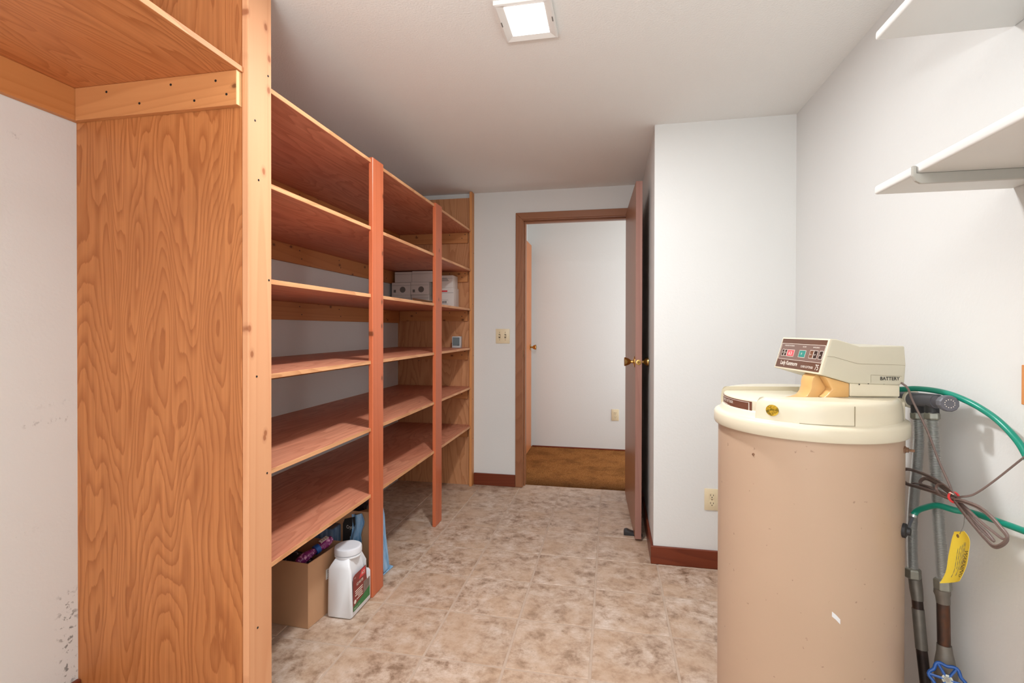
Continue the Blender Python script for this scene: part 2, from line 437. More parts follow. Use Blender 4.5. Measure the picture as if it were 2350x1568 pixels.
def sheet(grid, th):
    """grid: rows of points -> thin solid sheet"""
    R, C = len(grid), len(grid[0]); mb = MB()
    P = [[Vector(p) for p in r] for r in grid]
    N = []
    for i in range(R):
        row = []
        for j in range(C):
            a = P[min(i+1, R-1)][j]-P[max(i-1, 0)][j]; b = P[i][min(j+1, C-1)]-P[i][max(j-1, 0)]
            row.append(a.cross(b).normalized())
        N.append(row)
    top = [P[i][j]+N[i][j]*th/2 for i in range(R) for j in range(C)]; bot = [P[i][j]-N[i][j]*th/2 for i in range(R) for j in range(C)]
    n = R*C; fs = []
    for i in range(R-1):
        for j in range(C-1):
            a, b, c, d = i*C+j, i*C+j+1, (i+1)*C+j+1, (i+1)*C+j
            fs += [(a, b, c, d), (n+a, n+d, n+c, n+b)]
    ring = [j for j in range(C)]+[i*C+C-1 for i in range(1, R)]+[(R-1)*C+j for j in range(C-2, -1, -1)]+[i*C for i in range(R-2, 0, -1)]
    for k in range(len(ring)):
        a, b = ring[k], ring[(k+1) % len(ring)]; fs.append((a, n+a, n+b, b))
    return mb.add(top+bot, fs)
XY = lambda a, b, t: (a, b, t)
YZ = lambda a, b, t: (t, a, b)
XZ = lambda a, b, t: (a, t, b)

# ------------------------------------------------------------------ room shell
XL, XR, XC, YF, Y2, ZC, YB = -5.4837, 2.9146, .715, 12.27, 8.739, 7.4386, -4.6
def struct(name, mb, mat, **k): return build(name, mb, mat, kind='structure', **k)
fl = thing('floor', None, None, (-1.2, 4, 0), kind='structure')
build('grout_bed', MB().box(XL-.3, XR+.3, YB-.3, 12.52, -.2, -.006), M['grout'], fl, kind='structure')
struct('ceiling', MB().box(XL-.3, XR+.3, YB-.3, YF+.45, ZC, ZC+.2), M['ceil'])
struct('wall_left', MB().box(XL-.3, XL, YB-.3, 12.7, -.2, ZC), M['wall_left'])
struct('wall_right', MB().box(XR, XR+.3, YB-.3, Y2+.2, -.2, ZC), M['wall'])
struct('wall_rear', MB().box(XL, XR, YB-.3, YB, -.2, ZC), M['wall'])
DL, DR, DH = -2.17, .49, 6.70     # clear door opening
w = MB(); w.box(XL, DL-.06, YF, YF+.43, -.2, ZC); w.box(DR+.06, XC+.3, YF, YF+.43, -.2, ZC); w.box(DL-.06, DR+.06, YF, YF+.43, DH+.06, ZC)
struct('wall_back', w, M['wall'])
struct('wall_alcove', MB().box(XC, XR+.3, Y2, YF, -.2, ZC), M['wall'])
# hall beyond the door
struct('wall_hall_back', MB().box(-3.2, 4, 16.55, 16.8, -.2, 7.6), M['wall'])
struct('wall_hall_left', MB().box(-3.2, -2.78, 12.7, 16.55, -.2, 7.6), M['wall'])
struct('wall_hall_right', MB().box(3.6, 4, 12.7, 16.55, -.2, 7.6), M['wall'])
struct('ceiling_hall', MB().box(-3.2, 4, 12.7, 16.8, 7.6, 7.8), M['ceil'])
# carpet: pile as displaced grid
mb = MB(); nx, ny = 130, 150
x0, x1, y0, y1 = -2.78, 1.6, 12.5, 16.55
vs = []; fs = []
for j in range(ny+1):
    for i in range(nx+1):
        x = x0+(x1-x0)*i/nx; y = y0+(y1-y0)*j/ny
        z = .02+.012*noise.noise(Vector((x*40, y*40, 0)))+.012*noise.noise(Vector((x*6, y*6, 3)))
        if j == 0: z = -.01
        vs.append((x, y, z))
for j in range(ny):
    for i in range(nx): a = j*(nx+1)+i; fs.append((a, a+1, a+nx+2, a+nx+1))
mb.add(vs, fs)
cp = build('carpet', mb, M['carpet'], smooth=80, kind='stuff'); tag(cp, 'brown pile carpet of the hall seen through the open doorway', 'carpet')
struct('floor_hall', MB().box(-3.2, 4, 12.52, 16.8, -.2, -.02), M['grout'])

# tiles
gx, gy = -1.2268, 6.6692
jt = .016
cache = {}
xs = [XL]+[gx+i for i in range(-4, 5) if XL < gx+i < XR]+[XR]
ys = [YB]+[gy+j for j in range(-11, 6) if YB < gy+j]+[12.5]
for i in range(len(xs)-1):
    for j in range(len(ys)-1):
        a, b, c, d = xs[i], xs[i+1], ys[j], ys[j+1]
        if a >= XC and c >= Y2: continue
        if b > XC+.1 and a < XC and c >= Y2: b = XC
        if c < Y2 < d and b > XC+.1 and a >= XC: d = Y2
        w_, h_ = b-a-2*jt, d-c-2*jt
        if w_ < .03 or h_ < .03: continue
        key = (round(w_, 3), round(h_, 3))
        if key in cache:
            dup(cache[key], fl, ((a+b)/2, (c+d)/2, -.03))
        else:
            cache[key] = build('tile', MB().box(a+jt, b-jt, c+jt, d-jt, -.03, 0), M['tile'], fl, bevel=.004)

# baseboards
def bb(name, pts_fn, x0, x1, y0, y1, mat):
    return struct(name, MB().box(x0, x1, y0, y1, 0.001, .3), M[mat], bevel=.008)
bb('baseboard_back', 0, -3.43, DL-.19, YF-.05, YF, 'base')
bb('baseboard_alcove_front', 0, XC-.045, XR, Y2-.05, Y2, 'base')
bb('baseboard_alcove_side', 0, XC-.045, XC, Y2+.001, YF-.06, 'base_y')
bb('baseboard_right', 0, XR-.05, XR, YB, Y2-.055, 'base_y')
bb('baseboard_left', 0, XL, XL+.05, YB, 4.2, 'base_y')
bb('baseboard_hall', 0, -2.6, 1.6, 16.5, 16.549, 'base').location.z -= .24*FT

# door casing: mitred boards + jamb
tr = thing('trim_1', None, None, (-.9, YF, 0), kind='structure')
cw = .185; yo, yi = YF-.045, YF
def cas(pts, mat): build('casing_board', MB().prism(pts, XZ, yo, yi), M[mat], tr, bevel=.008)
cas([(DL-cw, 0), (DL-.012, 0), (DL-.012, DH+.012), (DL-cw, DH+cw)], 'casing')
cas([(DL-cw, DH+cw), (DL-.012, DH+.012), (DR+.012, DH+.012), (DR+cw, DH+cw)], 'casing_h')
cas([(DR+.012, 0), (DR+cw, 0), (DR+cw, DH+cw), (DR+.012, DH+.012)], 'casing')
build('jamb_board', MB().box(DL-.058, DL, YF-.02, YF+.44, 0, DH), M['casing'], tr)
build('jamb_board', MB().box(DR, DR+.058, YF-.02, YF+.44, 0, DH), M['casing'], tr)
build('jamb_board', MB().box(DL-.058, DR+.058, YF-.02, YF+.44, DH, DH+.058), M['casing_h'], tr)
build('door_stop', MB().box(DL, DL+.04, YF+.12, YF+.3, 0, DH), M['casing'], tr, bevel=.006)
build('door_stop', MB().box(DR-.04, DR, YF+.12, YF+.3, 0, DH), M['casing'], tr, bevel=.006)
build('door_stop', MB().box(DL+.04, DR-.04, YF+.12, YF+.3, DH-.04, DH), M['casing_h'], tr, bevel=.006)
build('strike_plate', MB().box(DL-.002, DL+.003, YF-.01, YF+.07, 3.26, 3.44), M['brass_dk'], tr)

# open door leaf
dr = thing('door_1', None, None, (.4, 10.9, 0), kind='structure')
H = Vector((.338, 12.2)); E_ = Vector((.44-.33, 9.55-12.2)).normalized(); N_ = Vector((-E_.y, E_.x))  # N_ points +x
if N_.x < 0: N_ = -N_
dth = .117; dl = 2.65
def DP(e, n, z): p = H+E_*e+N_*n; return (p.x, p.y, z)
zb, zt = .045, 6.74
build('door_leaf', MB().prism([(0, 0), (dl-.004, 0), (dl-.004, dth), (0, dth)], lambda a, b, t: DP(a, b, t), zb, zt), M['door'], dr)
build('edge_band', MB().prism([(dl-.004, 0), (dl, 0), (dl, dth), (dl-.004, dth)], lambda a, b, t: DP(a, b, t), zb, zt), M['door_edge'], dr)
ek = dl-.2
kn = [(.012, 0), (.105, 0), (.105, .012), (.07, .022), (.03, .03), (.028, .07), (.045, .085), (.066, .12), (.082, .165), (.085, .185), (.078, .193), (.001, .193)]
nd3 = Vector((N_.x, N_.y, 0))
build('door_knob', MB().lathe(kn, DP(ek, 0, 3.355), -nd3, 24), M['brass'], dr, smooth=30)
kn2 = [(r, h*.72) for r, h in kn]
build('door_knob', MB().lathe(kn2, DP(ek, dth, 3.355), nd3, 24), M['brass'], dr, smooth=30)
build('latch_plate', MB().lathe([(.05, -.004), (.05, .004), (.035, .006), (.033, .002), (.001, .002)], DP(dl, dth/2, 3.355), (E_.x, E_.y, 0), 20), [M['brass']], dr, smooth=30)
build('latch_bolt', MB().lathe([(.025, -.002), (.025, .02), (.001, .02)], DP(dl, dth/2, 3.355), (E_.x, E_.y, 0), 16), M['brass_dk'], dr)
for hz in (.9, 3.4, 6.1):
    build('hinge', MB().lathe([(.02, 0), (.02, .3)], DP(-.035, dth-.01, hz), (0, 0, 1), 10), M['brass_dk'], dr, smooth=30)

# hall door, open, edge on
hd = thing('door_2', None, None, (-2.62, 15, 0), kind='structure')
build('door_leaf', MB().box(-2.72, -2.6, 13.7, 16.3, .05, 6.75), M['halldoor'], hd)
build('door_knob', MB().lathe(kn, (-2.6, 16.1, 3.38), (1, 0, 0), 16).lathe(kn, (-2.6, 16.1, 3.38), (1, 0, 0), 3), M['brass'], hd, smooth=30)

# ------------------------------------------------------------------ built-in shelving
P0, P1 = -3.507, -3.4384      # post thickness range
XS = -3.473                   # shelf front edge
YN, YE = 4.206, 12.19
SZ = [6.469, 5.479, 4.487, 3.504, 2.512, 1.534]
sh = thing('shelving_unit', 'tall built-in plywood shelving unit with six long red-stained shelves along the left wall', 'shelving', (-4.47, 8.2, 0))
build('end_panel', MB().box(XL, P0, YN, YN+.05, 0, ZC), M['ply_or'], sh, label='near orange fir plywood end panel')
build('end_panel', MB().box(XL, P0, YE, YE+.06, 0, 7.31), M['ply_far'], sh, label='far tan plywood end panel')
build('post', MB().box(P0, P1, YN, 4.543, 0, ZC), M['pine_pale'], sh, bevel=.006, label='pale knotty pine face post, nearest')
build('post', MB().box(P0, P1, 6.76, 7.109, 0, 6.50), M['post_red'], sh, bevel=.008)
build('post', MB().box(P0, P1, 9.43, 9.80, 0, 6.50), M['post_red'], sh, bevel=.008)
build('post', MB().box(P0, P1, 12.053, 12.266, 0, 7.43), M['pine_tan'], sh, bevel=.006, label='tan pine face post at the far end')
th = .05
def shelf(z):
    ya, yb = YN+.052, YE-.002
    pts = [(XL+.002, ya), (P0-.001, ya), (P0-.001, 4.545), (XS, 4.545), (XS, 6.758), (P0-.001, 6.758), (P0-.001, 7.111), (XS, 7.111), (XS, 9.428), (P0-.001, 9.428),
           (P0-.001, 9.802), (XS, 9.802), (XS, 12.051), (P0-.001, 12.051), (P0-.001, yb), (XL+.002, yb)]
    s = build('shelf', MB().prism(pts, XY, z-th, z), M['ply_red'], sh)
    for (a, b) in ((4.546, 6.757), (7.112, 9.427), (9.803, 12.05)):
        build('shelf_edge', MB().box(XS+.0005, XS+.006, a, b, z-th, z), M['edge'], s, bevel=.002)
    return s
for z in SZ: shelf(z)
screws = []
def screw(p, ax, parent, r=.011):
    if not screws:
        s = build('screw', MB().lathe([(r, -.004), (r, .003), (r*.5, .0035), (r*.4, .001), (.0005, .001)], p, ax, 10), M['scr'], parent); screws.append((s, ax)); return s
    return build('screw', MB().lathe([(r, -.004), (r, .003), (r*.5, .0035), (r*.4, .001), (.0005, .001)], p, ax, 10), M['scr'], parent)
for k, z in enumerate(SZ):
    zt_, zb_ = z-th-.001, z-th-.31
    c = build('cleat', MB().box(XL+.001, XL+.065, YN+.055, YE-.07, zb_, zt_), M['pine_cleat_y'], sh, bevel=.004)
    if k < 3:
        for y in (6.2, 7.9, 9.2, 11.3):
            screw((XL+.065, y, z-.12), (1, 0, 0), c); screw((XL+.065, y+.06, z-.26), (1, 0, 0), c)
    c = build('cleat', MB().box(XL+.07, -3.57, YE-.066, YE-.001, zb_+.05, zt_), M['pine_cleat_x'], sh, bevel=.004)
    for q, x in enumerate((-4.95, -4.5, -4.05, -3.72, -3.64)):
        screw((x, YE-.066, z-.1-.09*(q % 2)), (0, -1, 0), c, .012)
    build('cleat', MB().box(XL+.07, -3.57, YN+.053, YN+.115, zb_, zt_), M['pine_cleat_x'], sh, bevel=.004)
for x, z in ((-4.9, 3.15), (-4.0, 3.6), (-4.6, 5.3), (-4.1, 2.2), (-3.75, 5.25)):
    screw((x, YE, z), (0, -1, 0), sh, .012)
for y, z in ((4.30, 6.02), (4.50, 4.47), (4.35, 5.45), (4.47, 2.5), (4.33, 1.0), (4.32, 3.5), (4.49, 6.55), (4.28, .35)):
    screw((P1, y, z), (1, 0, 0), sh, .011)
for y, z in ((12.12, 4.6), (12.2, 3.3), (12.12, 2.2), (12.2, 5.9), (12.15, 1.2)):
    screw((P1, y, z), (1, 0, 0), sh, .01)

# upper shelf toward the camera, on cleats
ns = thing('plywood_shelf', 'high deep plywood shelf at upper left, resting on pine cleats', 'shelf', (-4.48, 1.5, 6.446))
s = build('shelf_board', MB().box(XL+.002, -3.497, -2.5, YN-.002, 6.446, 6.496), M['ply_orh'], ns)
build('shelf_edge', MB().box(-3.4965, -3.488, -2.5, YN-.002, 6.446, 6.496), M['edge'], s)
c = build('cleat', MB().box(XL+.068, -3.515, YN-.066, YN-.001, 6.115, 6.445), M['pine_cleat_x'], ns, bevel=.004)
build('end_grain', MB().box(-3.5148, -3.508, YN-.066, YN-.001, 6.117, 6.443), M['pine_end'], c)
for x, z in ((-5.02, 6.37), (-4.62, 6.22), (-4.25, 6.37), (-3.98, 6.19), (-3.74, 6.36), (-3.62, 6.22)):
    screw((x, YN-.066, z), (0, -1, 0), c, .012)
build('cleat', MB().box(XL+.001, XL+.066, -2.5, YN-.001, 6.115, 6.445), M['pine_cleat_y'], ns, bevel=.004)

# ------------------------------------------------------------------ white wall shelves, right
def wshelf(z, label, brackets, back):
    t = thing('wall_shelf', label, 'shelf', (2.45, 2.5, z), group='white shelves on the right wall')
    build('shelf_board', MB().box(1.998, XR-.001, -.5, back, z, z+.066), M['shelfwhite'], t, bevel=.016, seg=3)
    for y in brackets:
        pts = [(1.972, z+.05), (1.972, z-.015), (1.99, z-.052), (2.02, z-.07), (XR-.002, z-.07), (XR-.002, z-.001), (1.994, z-.001), (1.994, z+.05)]
        build('bracket', MB().prism(pts, XZ, y-.012, y+.012), M['bracketgrey'], t, bevel=.003)
    build('wall_strip', MB().box(XR-.05, XR-.001, -.5, back-.5, z-.1, z-.072), M['shelfwhite'], t)
wshelf(5.02, 'lower white painted wall shelf with one bracket hooked over its front edge', (3.79, 1.0), 4.335)
wshelf(6.212, 'upper white painted wall shelf near the ceiling at top right', (1.2,), 4.335)
wb = build('wooden_board', MB().box(XR-.03, XR-.001, 2.6, 4.205, 3.44, 3.725), M['pine_tan'], bevel=.004)
tag(wb, 'tan wooden board fixed to the right wall above the green hoses', 'board')

# ------------------------------------------------------------------ ceiling light
cl = thing('ceiling_light', 'square white recessed ceiling light with glowing panel', 'light', (FIX[0], FIX[1], ZC))
fx0, fx1, fy0, fy1 = -1.235, -.618, 5.12, 5.83
def ringframe(a, b, za, zb_):
    m = MB(); A = [(a[0], a[2]), (a[1], a[2]), (a[1], a[3]), (a[0], a[3])]; B = [(b[0], b[2]), (b[1], b[2]), (b[1], b[3]), (b[0], b[3])]
    vs = [(x, y, za) for x, y in A]+[(x, y, zb_) for x, y in B]
    m.add(vs, [(i, (i+1) % 4, 4+(i+1) % 4, 4+i) for i in range(4)]); return m
O = (fx0, fx1, fy0, fy1); I1 = (fx0+.022, fx1-.022, fy0+.022, fy1-.022); I2 = (fx0+.1, fx1-.09, fy0+.08, fy1-.105)
m = ringframe(O, O, ZC, ZC-.045); m2 = ringframe(O, I1, ZC-.045, ZC-.05); m.add(m2.v, m2.f)
build('outer_frame', m, M['white'], cl)
build('sloped_frame', ringframe(I1, I2, ZC-.05, ZC-.03), M['white'], cl)
build('diffuser', MB().box(I2[0], I2[1], I2[2], I2[3], ZC-.034, ZC-.028), M['lamp'], cl)
for x in (fx0+.018, fx1-.03): build('clip', MB().box(x, x+.012, 5.42, 5.5, ZC-.053, ZC-.047), M['ink_grey'], cl)

# ------------------------------------------------------------------ switch and outlets
sw = thing('light_switch', 'almond double light switch plate beside the door frame', 'switch', (-2.69, YF, 3.6))
build('plate', MB().box(-2.867, -2.506, YF-.018, YF, 3.61, 3.98), M['ivory'], sw, bevel=.008, seg=2)
for x in (-2.77, -2.62):
    tg = build('toggle', MB().prism([(YF-.018, 3.765), (YF-.045, 3.80), (YF-.045, 3.825), (YF-.018, 3.83)], YZ, x-.014, x+.014), M['ivory'], sw)
    build('toggle_slot', MB().box(x-.022, x+.022, YF-.0195, YF-.017, 3.745, 3.845), M['ivory_dk'], sw)
    for z in (3.70, 3.89): build('screw', MB().lathe([(.009, 0), (.009, .003)], (x, YF-.018, z), (0, -1, 0), 8), M['brass_dk'], sw)
def outlet(x0, x1, z0, z1, y, label, big=True):
    t = thing('wall_outlet', label, 'outlet', ((x0+x1)/2, y, z0))
    build('plate', MB().box(x0, x1, y-.018, y, z0, z1), M['ivory'], t, bevel=.008, seg=2)
    cx, cz = (x0+x1)/2, (z0+z1)/2
    for s_ in (-1, 1):
        zc = cz+s_*.066
        f = build('socket', MB().prism([(cx+.056*math.cos(q*PI/8), zc+max(-.046, min(.046, .056*math.sin(q*PI/8)))) for q in range(16)], XZ, y-.024, y-.017), M['ivory'], t)
        mbs = MB(); mbs.box(cx-.026, cx-.018, y-.0255, y-.0235, zc-.004, zc+.026); mbs.box(cx+.018, cx+.026, y-.0255, y-.0235, zc-.002, zc+.022); mbs.lathe([(.009, 0), (.009, .002)], (cx, y-.0235, zc-.024), (0, -1, 0), 8)
        build('slot', mbs, M['ivory_dk'], f)
    build('screw', MB().lathe([(.008, 0), (.008, .003)], (cx, y-.018, cz), (0, -1, 0), 8), M['brass_dk'], t)
outlet(1.532, 1.768, .965, 1.325, Y2, 'almond wall outlet low on the white wall left of the beige tank')
outlet(.02, .255, .985, 1.36, 16.55, 'almond wall outlet on the hall wall seen through the doorway')

# door wedge
wg = build('door_wedge', MB().prism([(.25, .002), (.25, .075), (.27, .105), (.31, .11), (.36, .085), (.60, .02), (.60, .002)], lambda a, b, t: (a, t, b), 9.78, 9.9), M['black'], bevel=.012, seg=2)
tag(wg, 'small black rubber wedge under the open brown door', 'doorstop')

# ------------------------------------------------------------------ water softener
C0 = Vector((1.79, 5.13)); tt = math.radians(9)
F = Vector((-math.cos(tt), -math.sin(tt))); S = Vector((math.sin(tt), -math.cos(tt)))
def LW(a, b, z): p = C0+F*a+S*b; return (p.x, p.y, z)
ws = thing('water_softener', 'cylindrical beige water softener with cream lid and electronic console', 'softener', (1.79, 5.13, 0))
build('tank', MB().lathe([(.70, 0), (.75, .03), (.75, 3.09)], (1.79, 5.13, 0), n=96), M['tank'], ws, smooth=30)
build('lid_rim', MB().lathe([(.751, 3.07), (.783, 3.072), (.79, 3.085), (.79, 3.165), (.782, 3.185), (.765, 3.196), (.745, 3.20), (.73, 3.21), (.72, 3.24), (.70, 3.26)], (1.79, 5.13, 0), n=96), M['cream'], ws, smooth=50)
def arcpts(r, a0, a1, n):
    return [(r*math.cos(math.radians(a0+(a1-a0)*i/n)), r*math.sin(math.radians(a0+(a1-a0)*i/n))) for i in range(n+1)]
# side covers (near and far): circle segments
for sgn, lab in ((1, 'near raised lid cover'), (-1, 'far raised lid cover')):
    pts = []
    prof = [(3.195, .738), (3.30, .733), (3.355, .722), (3.383, .70), (3.39, .675)]
    out = [(a, b*sgn) for a, b in arcpts(1, 31.5, 150, 36)]
    mb = MB(); rows = []
    for z, r in prof:
        inner = .39+(.012*(z-3.2)/.2)
        row = [(a*r, b*r) for a, b in out]
        # keep outline outside the inner line
        row = [(a, sgn*max(abs(b), inner)) for a, b in row]
        rows.append([LW(a, b, z) for a, b in row])
    n = len(out); vs = [p for r_ in rows for p in r_]
    fs = [(k*n+i, k*n+(i+1) % n, (k+1)*n+(i+1) % n, (k+1)*n+i) for k in range(len(rows)-1) for i in range(n)]
    fs += [tuple(range(n)), tuple(range((len(rows)-1)*n, len(rows)*n))]
    mb.add(vs, fs)
    cov = build('lid_cover', mb, M['cream'], ws, smooth=40)
    if sgn == 1: near = cov
# central hatch (salt lid)
ptsh = [(a, b) for a, b in arcpts(.70, -33, 33, 20)]
ptsh = [(a, max(-.386, min(.386, b))) for a, b in ptsh]+[(-.15, .386), (-.15, -.386)]
build('salt_hatch', MB().prism(ptsh, LW, 3.215, 3.352), M['cream'], ws, bevel=.015, seg=3)
build('hatch_base', MB().prism([(a*.96, b*.99) for a, b in ptsh], LW, 3.17, 3.2155), M['amber'], ws)
ptsb = [(-.15, .386), (-.15, -.386)]+[(a, max(-.386, min(.386, b))) for a, b in arcpts(.70, 213, 147, 20)]
build('lid_back', MB().prism(ptsb, LW, 3.19, 3.40), M['cream'], ws, bevel=.012, seg=2)
# label on hatch rim
def curved(a0, a1, z0, z1, r, n=12, th_=.003):
    mb = MB(); P = []
    return sheet([[LW((r)*math.cos(math.radians(a0+(a1-a0)*i/n)), (r)*math.sin(math.radians(a0+(a1-a0)*i/n)), z) for i in range(n+1)] for z in (z0, z1)], th_)
lb = build('hatch_label', curved(-27, 27, 3.232, 3.335, .7025), M['brown_label'], ws, label='curved brown label with white lettering', smooth=40)
for z in (3.243, 3.324): build('label_line', curved(-25, 25, z-.0015, z+.0015, .705, 12, .001), M['ink_white'], lb)
build('label_line', curved(24.4, 25, 3.243, 3.324, .705, 2, .001), M['ink_white'], lb)
def curved_text(s, size, ang0, z, r, mat, parent, step=None, xs=.9):
    # one glyph at a time along the rim, near side to the right
    ang = ang0
    for ch in s:
        if ch != ' ':
            t = math.radians(ang); p = LW(r*math.cos(t), r*math.sin(t), z)
            d = F*(-math.sin(t))+S*math.cos(t)
            text('letter', ch, size, p, (d.x, d.y, 0), (0, 0, 1), mat, parent, .001, xs, .01)
        ang += (size*.68*xs/r)*57.3*(.55 if ch in 'I 1' else 1)
curved_text('WATER SOFTENER', .036, -12.5, 3.286, .7045, M['ink_white'], lb, xs=.75)
curved_text('75', .06, -21, 3.275, .7045, M['ink_white'], lb)
for i in range(2): build('label_line', curved(-13, -2+4*i, 3.264-i*.007, 3.267-i*.007, .705, 4, .001), M['ink_white'], lb)
# gold oval sticker
def on_side(ang, r): t = math.radians(ang); return F*math.cos(t)*r+S*math.sin(t)*r
g = []
for rr in (.0, .5, 1.):
    g.append([LW((.741)*math.cos(math.radians(43.3)+.052*rr/(.741)*math.cos(q*2*PI/24)), (.741)*math.sin(math.radians(43.3)+.052*rr/(.741)*math.cos(q*2*PI/24)), 3.291+.047*rr*math.sin(q*2*PI/24)) for q in range(25)])
build('gold_sticker', sheet(g, .004), M['gold'], ws, label='oval gold foil sticker')
# recessed access panel line on side cover
for (a0, a1, z0, z1) in ((59, 90, 3.205, 3.208), (89.6, 90, 3.205, 3.362)):
    build('panel_seam', curved(a0, a1, z0, z1, .739 if a0 == 59 else .737, 8, .003), M['seam'], ws)
# console
prof = [(.0, 3.894), (-.04, 3.893), (-.239, 3.832), (-.61, 3.836), (-.622, 3.673), (-.612, 3.517), (-.56, 3.498), (-.161, 3.512), (.05, 3.575), (.088, 3.585)]
bl, br = -.385, .42
con = build('console', MB().prism(prof, lambda a, z, t: LW(a, t, z), bl, br), M['cream_dk'], ws, bevel=.012, seg=3)
def side_line(pts, w=.0022, mat='seam', b=br, parent=con, name='console_seam'):
    mb = MB()
    for (p, q) in zip(pts[:-1], pts[1:]):
        d = Vector((q[0]-p[0], q[1]-p[1])).normalized(); nn = Vector((-d.y, d.x))*w/2
        mb.prism([(p[0]+nn.x, p[1]+nn.y), (p[0]-nn.x, p[1]-nn.y), (q[0]-nn.x, q[1]-nn.y), (q[0]+nn.x, q[1]+nn.y)], lambda a, z, t: LW(a, t, z), b-.001, b+.0015)
    return build(name, mb, M[mat], parent)
side_line([(.035, 3.744), (-.02, 3.741), (-.214, 3.683), (-.612, 3.672)])
side_line([(-.33, 3.587), (-.585, 3.577)]); side_line([(-.33, 3.587), (-.33, 3.52)], .001)
ux = (-F.x, -F.y, 0); uz = (0, 0, 1)
text('lettering', 'BATTERY', .042, LW(-.405, br+.001, 3.543), ux, uz, M['ink_black'], con, .001, .93, .02)
for a in (-.235, -.31, -.44, -.54):
    build('console_screw', MB().lathe([(.006, 0), (.006, .002)], LW(a, br-.003, 3.513 if a != -.235 else 3.505), (S.x, S.y, 0), 8), M['ink_black'], con)
# front panel frame coordinates: u along S, w up the slope
Pb = Vector(LW(.088, 0, 3.585)); Pt = Vector(LW(.0, 0, 3.894)); WU = (Pt-Pb); WL = WU.length; WU.normalize(); SU = Vector((S.x, S.y, 0)); NU = SU.cross(WU)
if NU.dot(Vector((F.x, F.y, 0))) < 0: NU = -NU
def FP(u, w_, t): return Pb+SU*(bl+u*(br-bl))+WU*(w_*WL)+NU*t
def frect(name, u0, u1, w0, w1, mat, t0=.0, t1=.004, parent=con, r=0):
    return build(name, MB().prism([(u0, w0), (u1, w0), (u1, w1), (u0, w1)], lambda a, b, t: FP(a, b, t), t0, t1), M[mat], parent, bevel=r)
bz = build('bezel', MB().prism([(.0, -.0), (1., -.0), (1., 1.), (0, 1.)], lambda a, b, t: FP(a, b, t), -.01, .012), M['cream'], ws, bevel=.008, seg=2)
pn = frect('control_panel', .03, .972, .05, .95, 'panel_glass', .011, .0135, ws); pn['label'] = 'glossy brown control panel with buttons'
frect('panel_field', .05, .968, .31, .80, 'panel_mid', .0135, .0142, pn)
def outline(u0, u1, w0, w1, t, k=.004, wk=None):
    wk = wk or k*2.4
    mb = MB()
    for (a, b, c, d) in ((u0, u1, w0, w0+wk), (u0, u1, w1-wk, w1), (u0, u0+k, w0, w1), (u1-k, u1, w0, w1)):
        mb.prism([(a, c), (b, c), (b, d), (a, d)], lambda p, q, s_: FP(p, q, s_), t, t+.001)
    return build('panel_outline', mb, M['ink_white'], pn)
outline(.045, .972, .305, .805, .0142)
def btn(u0, u1, w0, w1, mat):
    b = frect('button', u0, u1, w0, w1, mat, .0142, .0165, pn, .0012)
    outline(u0-.005, u1+.005, w0-.014, w1+.014, .0145)
btn(.10, .145, .42, .60, 'darkbtn'); btn(.165, .21, .42, .60, 'darkbtn')
frect('display', .225, .375, .42, .60, 'redlit', .0142, .016, pn)
outline(.22, .38, .405, .615, .0145)
text('lettering', '63', .05, FP(.26, .45, .016), SU, WU, M['ink_white'], pn, .001, 1.3)
btn(.49, .62, .42, .61, 'teal'); btn(.71, .775, .42, .63, 'brownbtn'); btn(.79, .855, .42, .63, 'darkbtn'); btn(.895, .955, .42, .63, 'darkbtn')
text('lettering', '*', .05, FP(.535, .44, .0165), SU, WU, M['ink_white'], pn, .001)
for (u, wv, s_) in ((.12, .72, 'HARDNESS IN GRAINS'), (.53, .71, 'HOURS'), (.74, .71, 'SUPPLEMENT')):
    text('lettering', s_, .018, FP(u, wv, .0142), SU, WU, M['ink_white'], pn, .001, 1.)
for (u, s_) in ((.11, 'SET'), (.172, 'ADJ'), (.72, 'ON'), (.8, 'OFF'), (.905, 'UP')):
    text('lettering', s_, .016, FP(u, .5, .0165), SU, WU, M['ink_white'], pn, .001, 1.)
text('lettering', 'Lady Kenmore', .058, FP(.13, .14, .0136), SU, WU, M['ink_white'], pn, .001, .9, .01)
text('lettering', 'SUPER SOFTENER', .03, FP(.60, .12, .0136), SU, WU, M['ink_white'], pn, .001, .85)
text('lettering', '75', .072, FP(.88, .1, .0136), SU, WU, M['ink_white'], pn, .001, .8)
# neck
nk = [(-.165, 3.40), (-.58, 3.40), (-.58, 3.51), (-.165, 3.515)]
build('neck', MB().prism(nk, lambda a, z, t: LW(a, t, z), -.36, br-.01), M['cream'], ws, bevel=.006)
nf = [(-.164, 3.36), (.25, 3.353), (.19, 3.365), (.14, 3.385), (.115, 3.42), (.10, 3.46), (.098, 3.51), (.085, 3.55), (.06, 3.578), (-.02, 3.556), (-.164, 3.512)]
build('amber_neck', MB().prism(nf, lambda a, z, t: LW(a, t, z), .12, .30), M['amber'], ws, bevel=.01, seg=2, label='translucent yellowed neck under the console')
sk = [(-.165, 3.385), (.16, 3.375), (-.02, 3.395), (-.1, 3.42), (-.165, 3.44)]
nb = [(-.164, 3.39), (.05, 3.385), (.02, 3.41), (-.02, 3.46), (.02, 3.53), (.045, 3.572), (-.02, 3.552), (-.164, 3.512)]
build('amber_fairing', MB().prism(nb, lambda a, z, t: LW(a, t, z), .302, .40), M['amber'], ws, bevel=.01, seg=2)
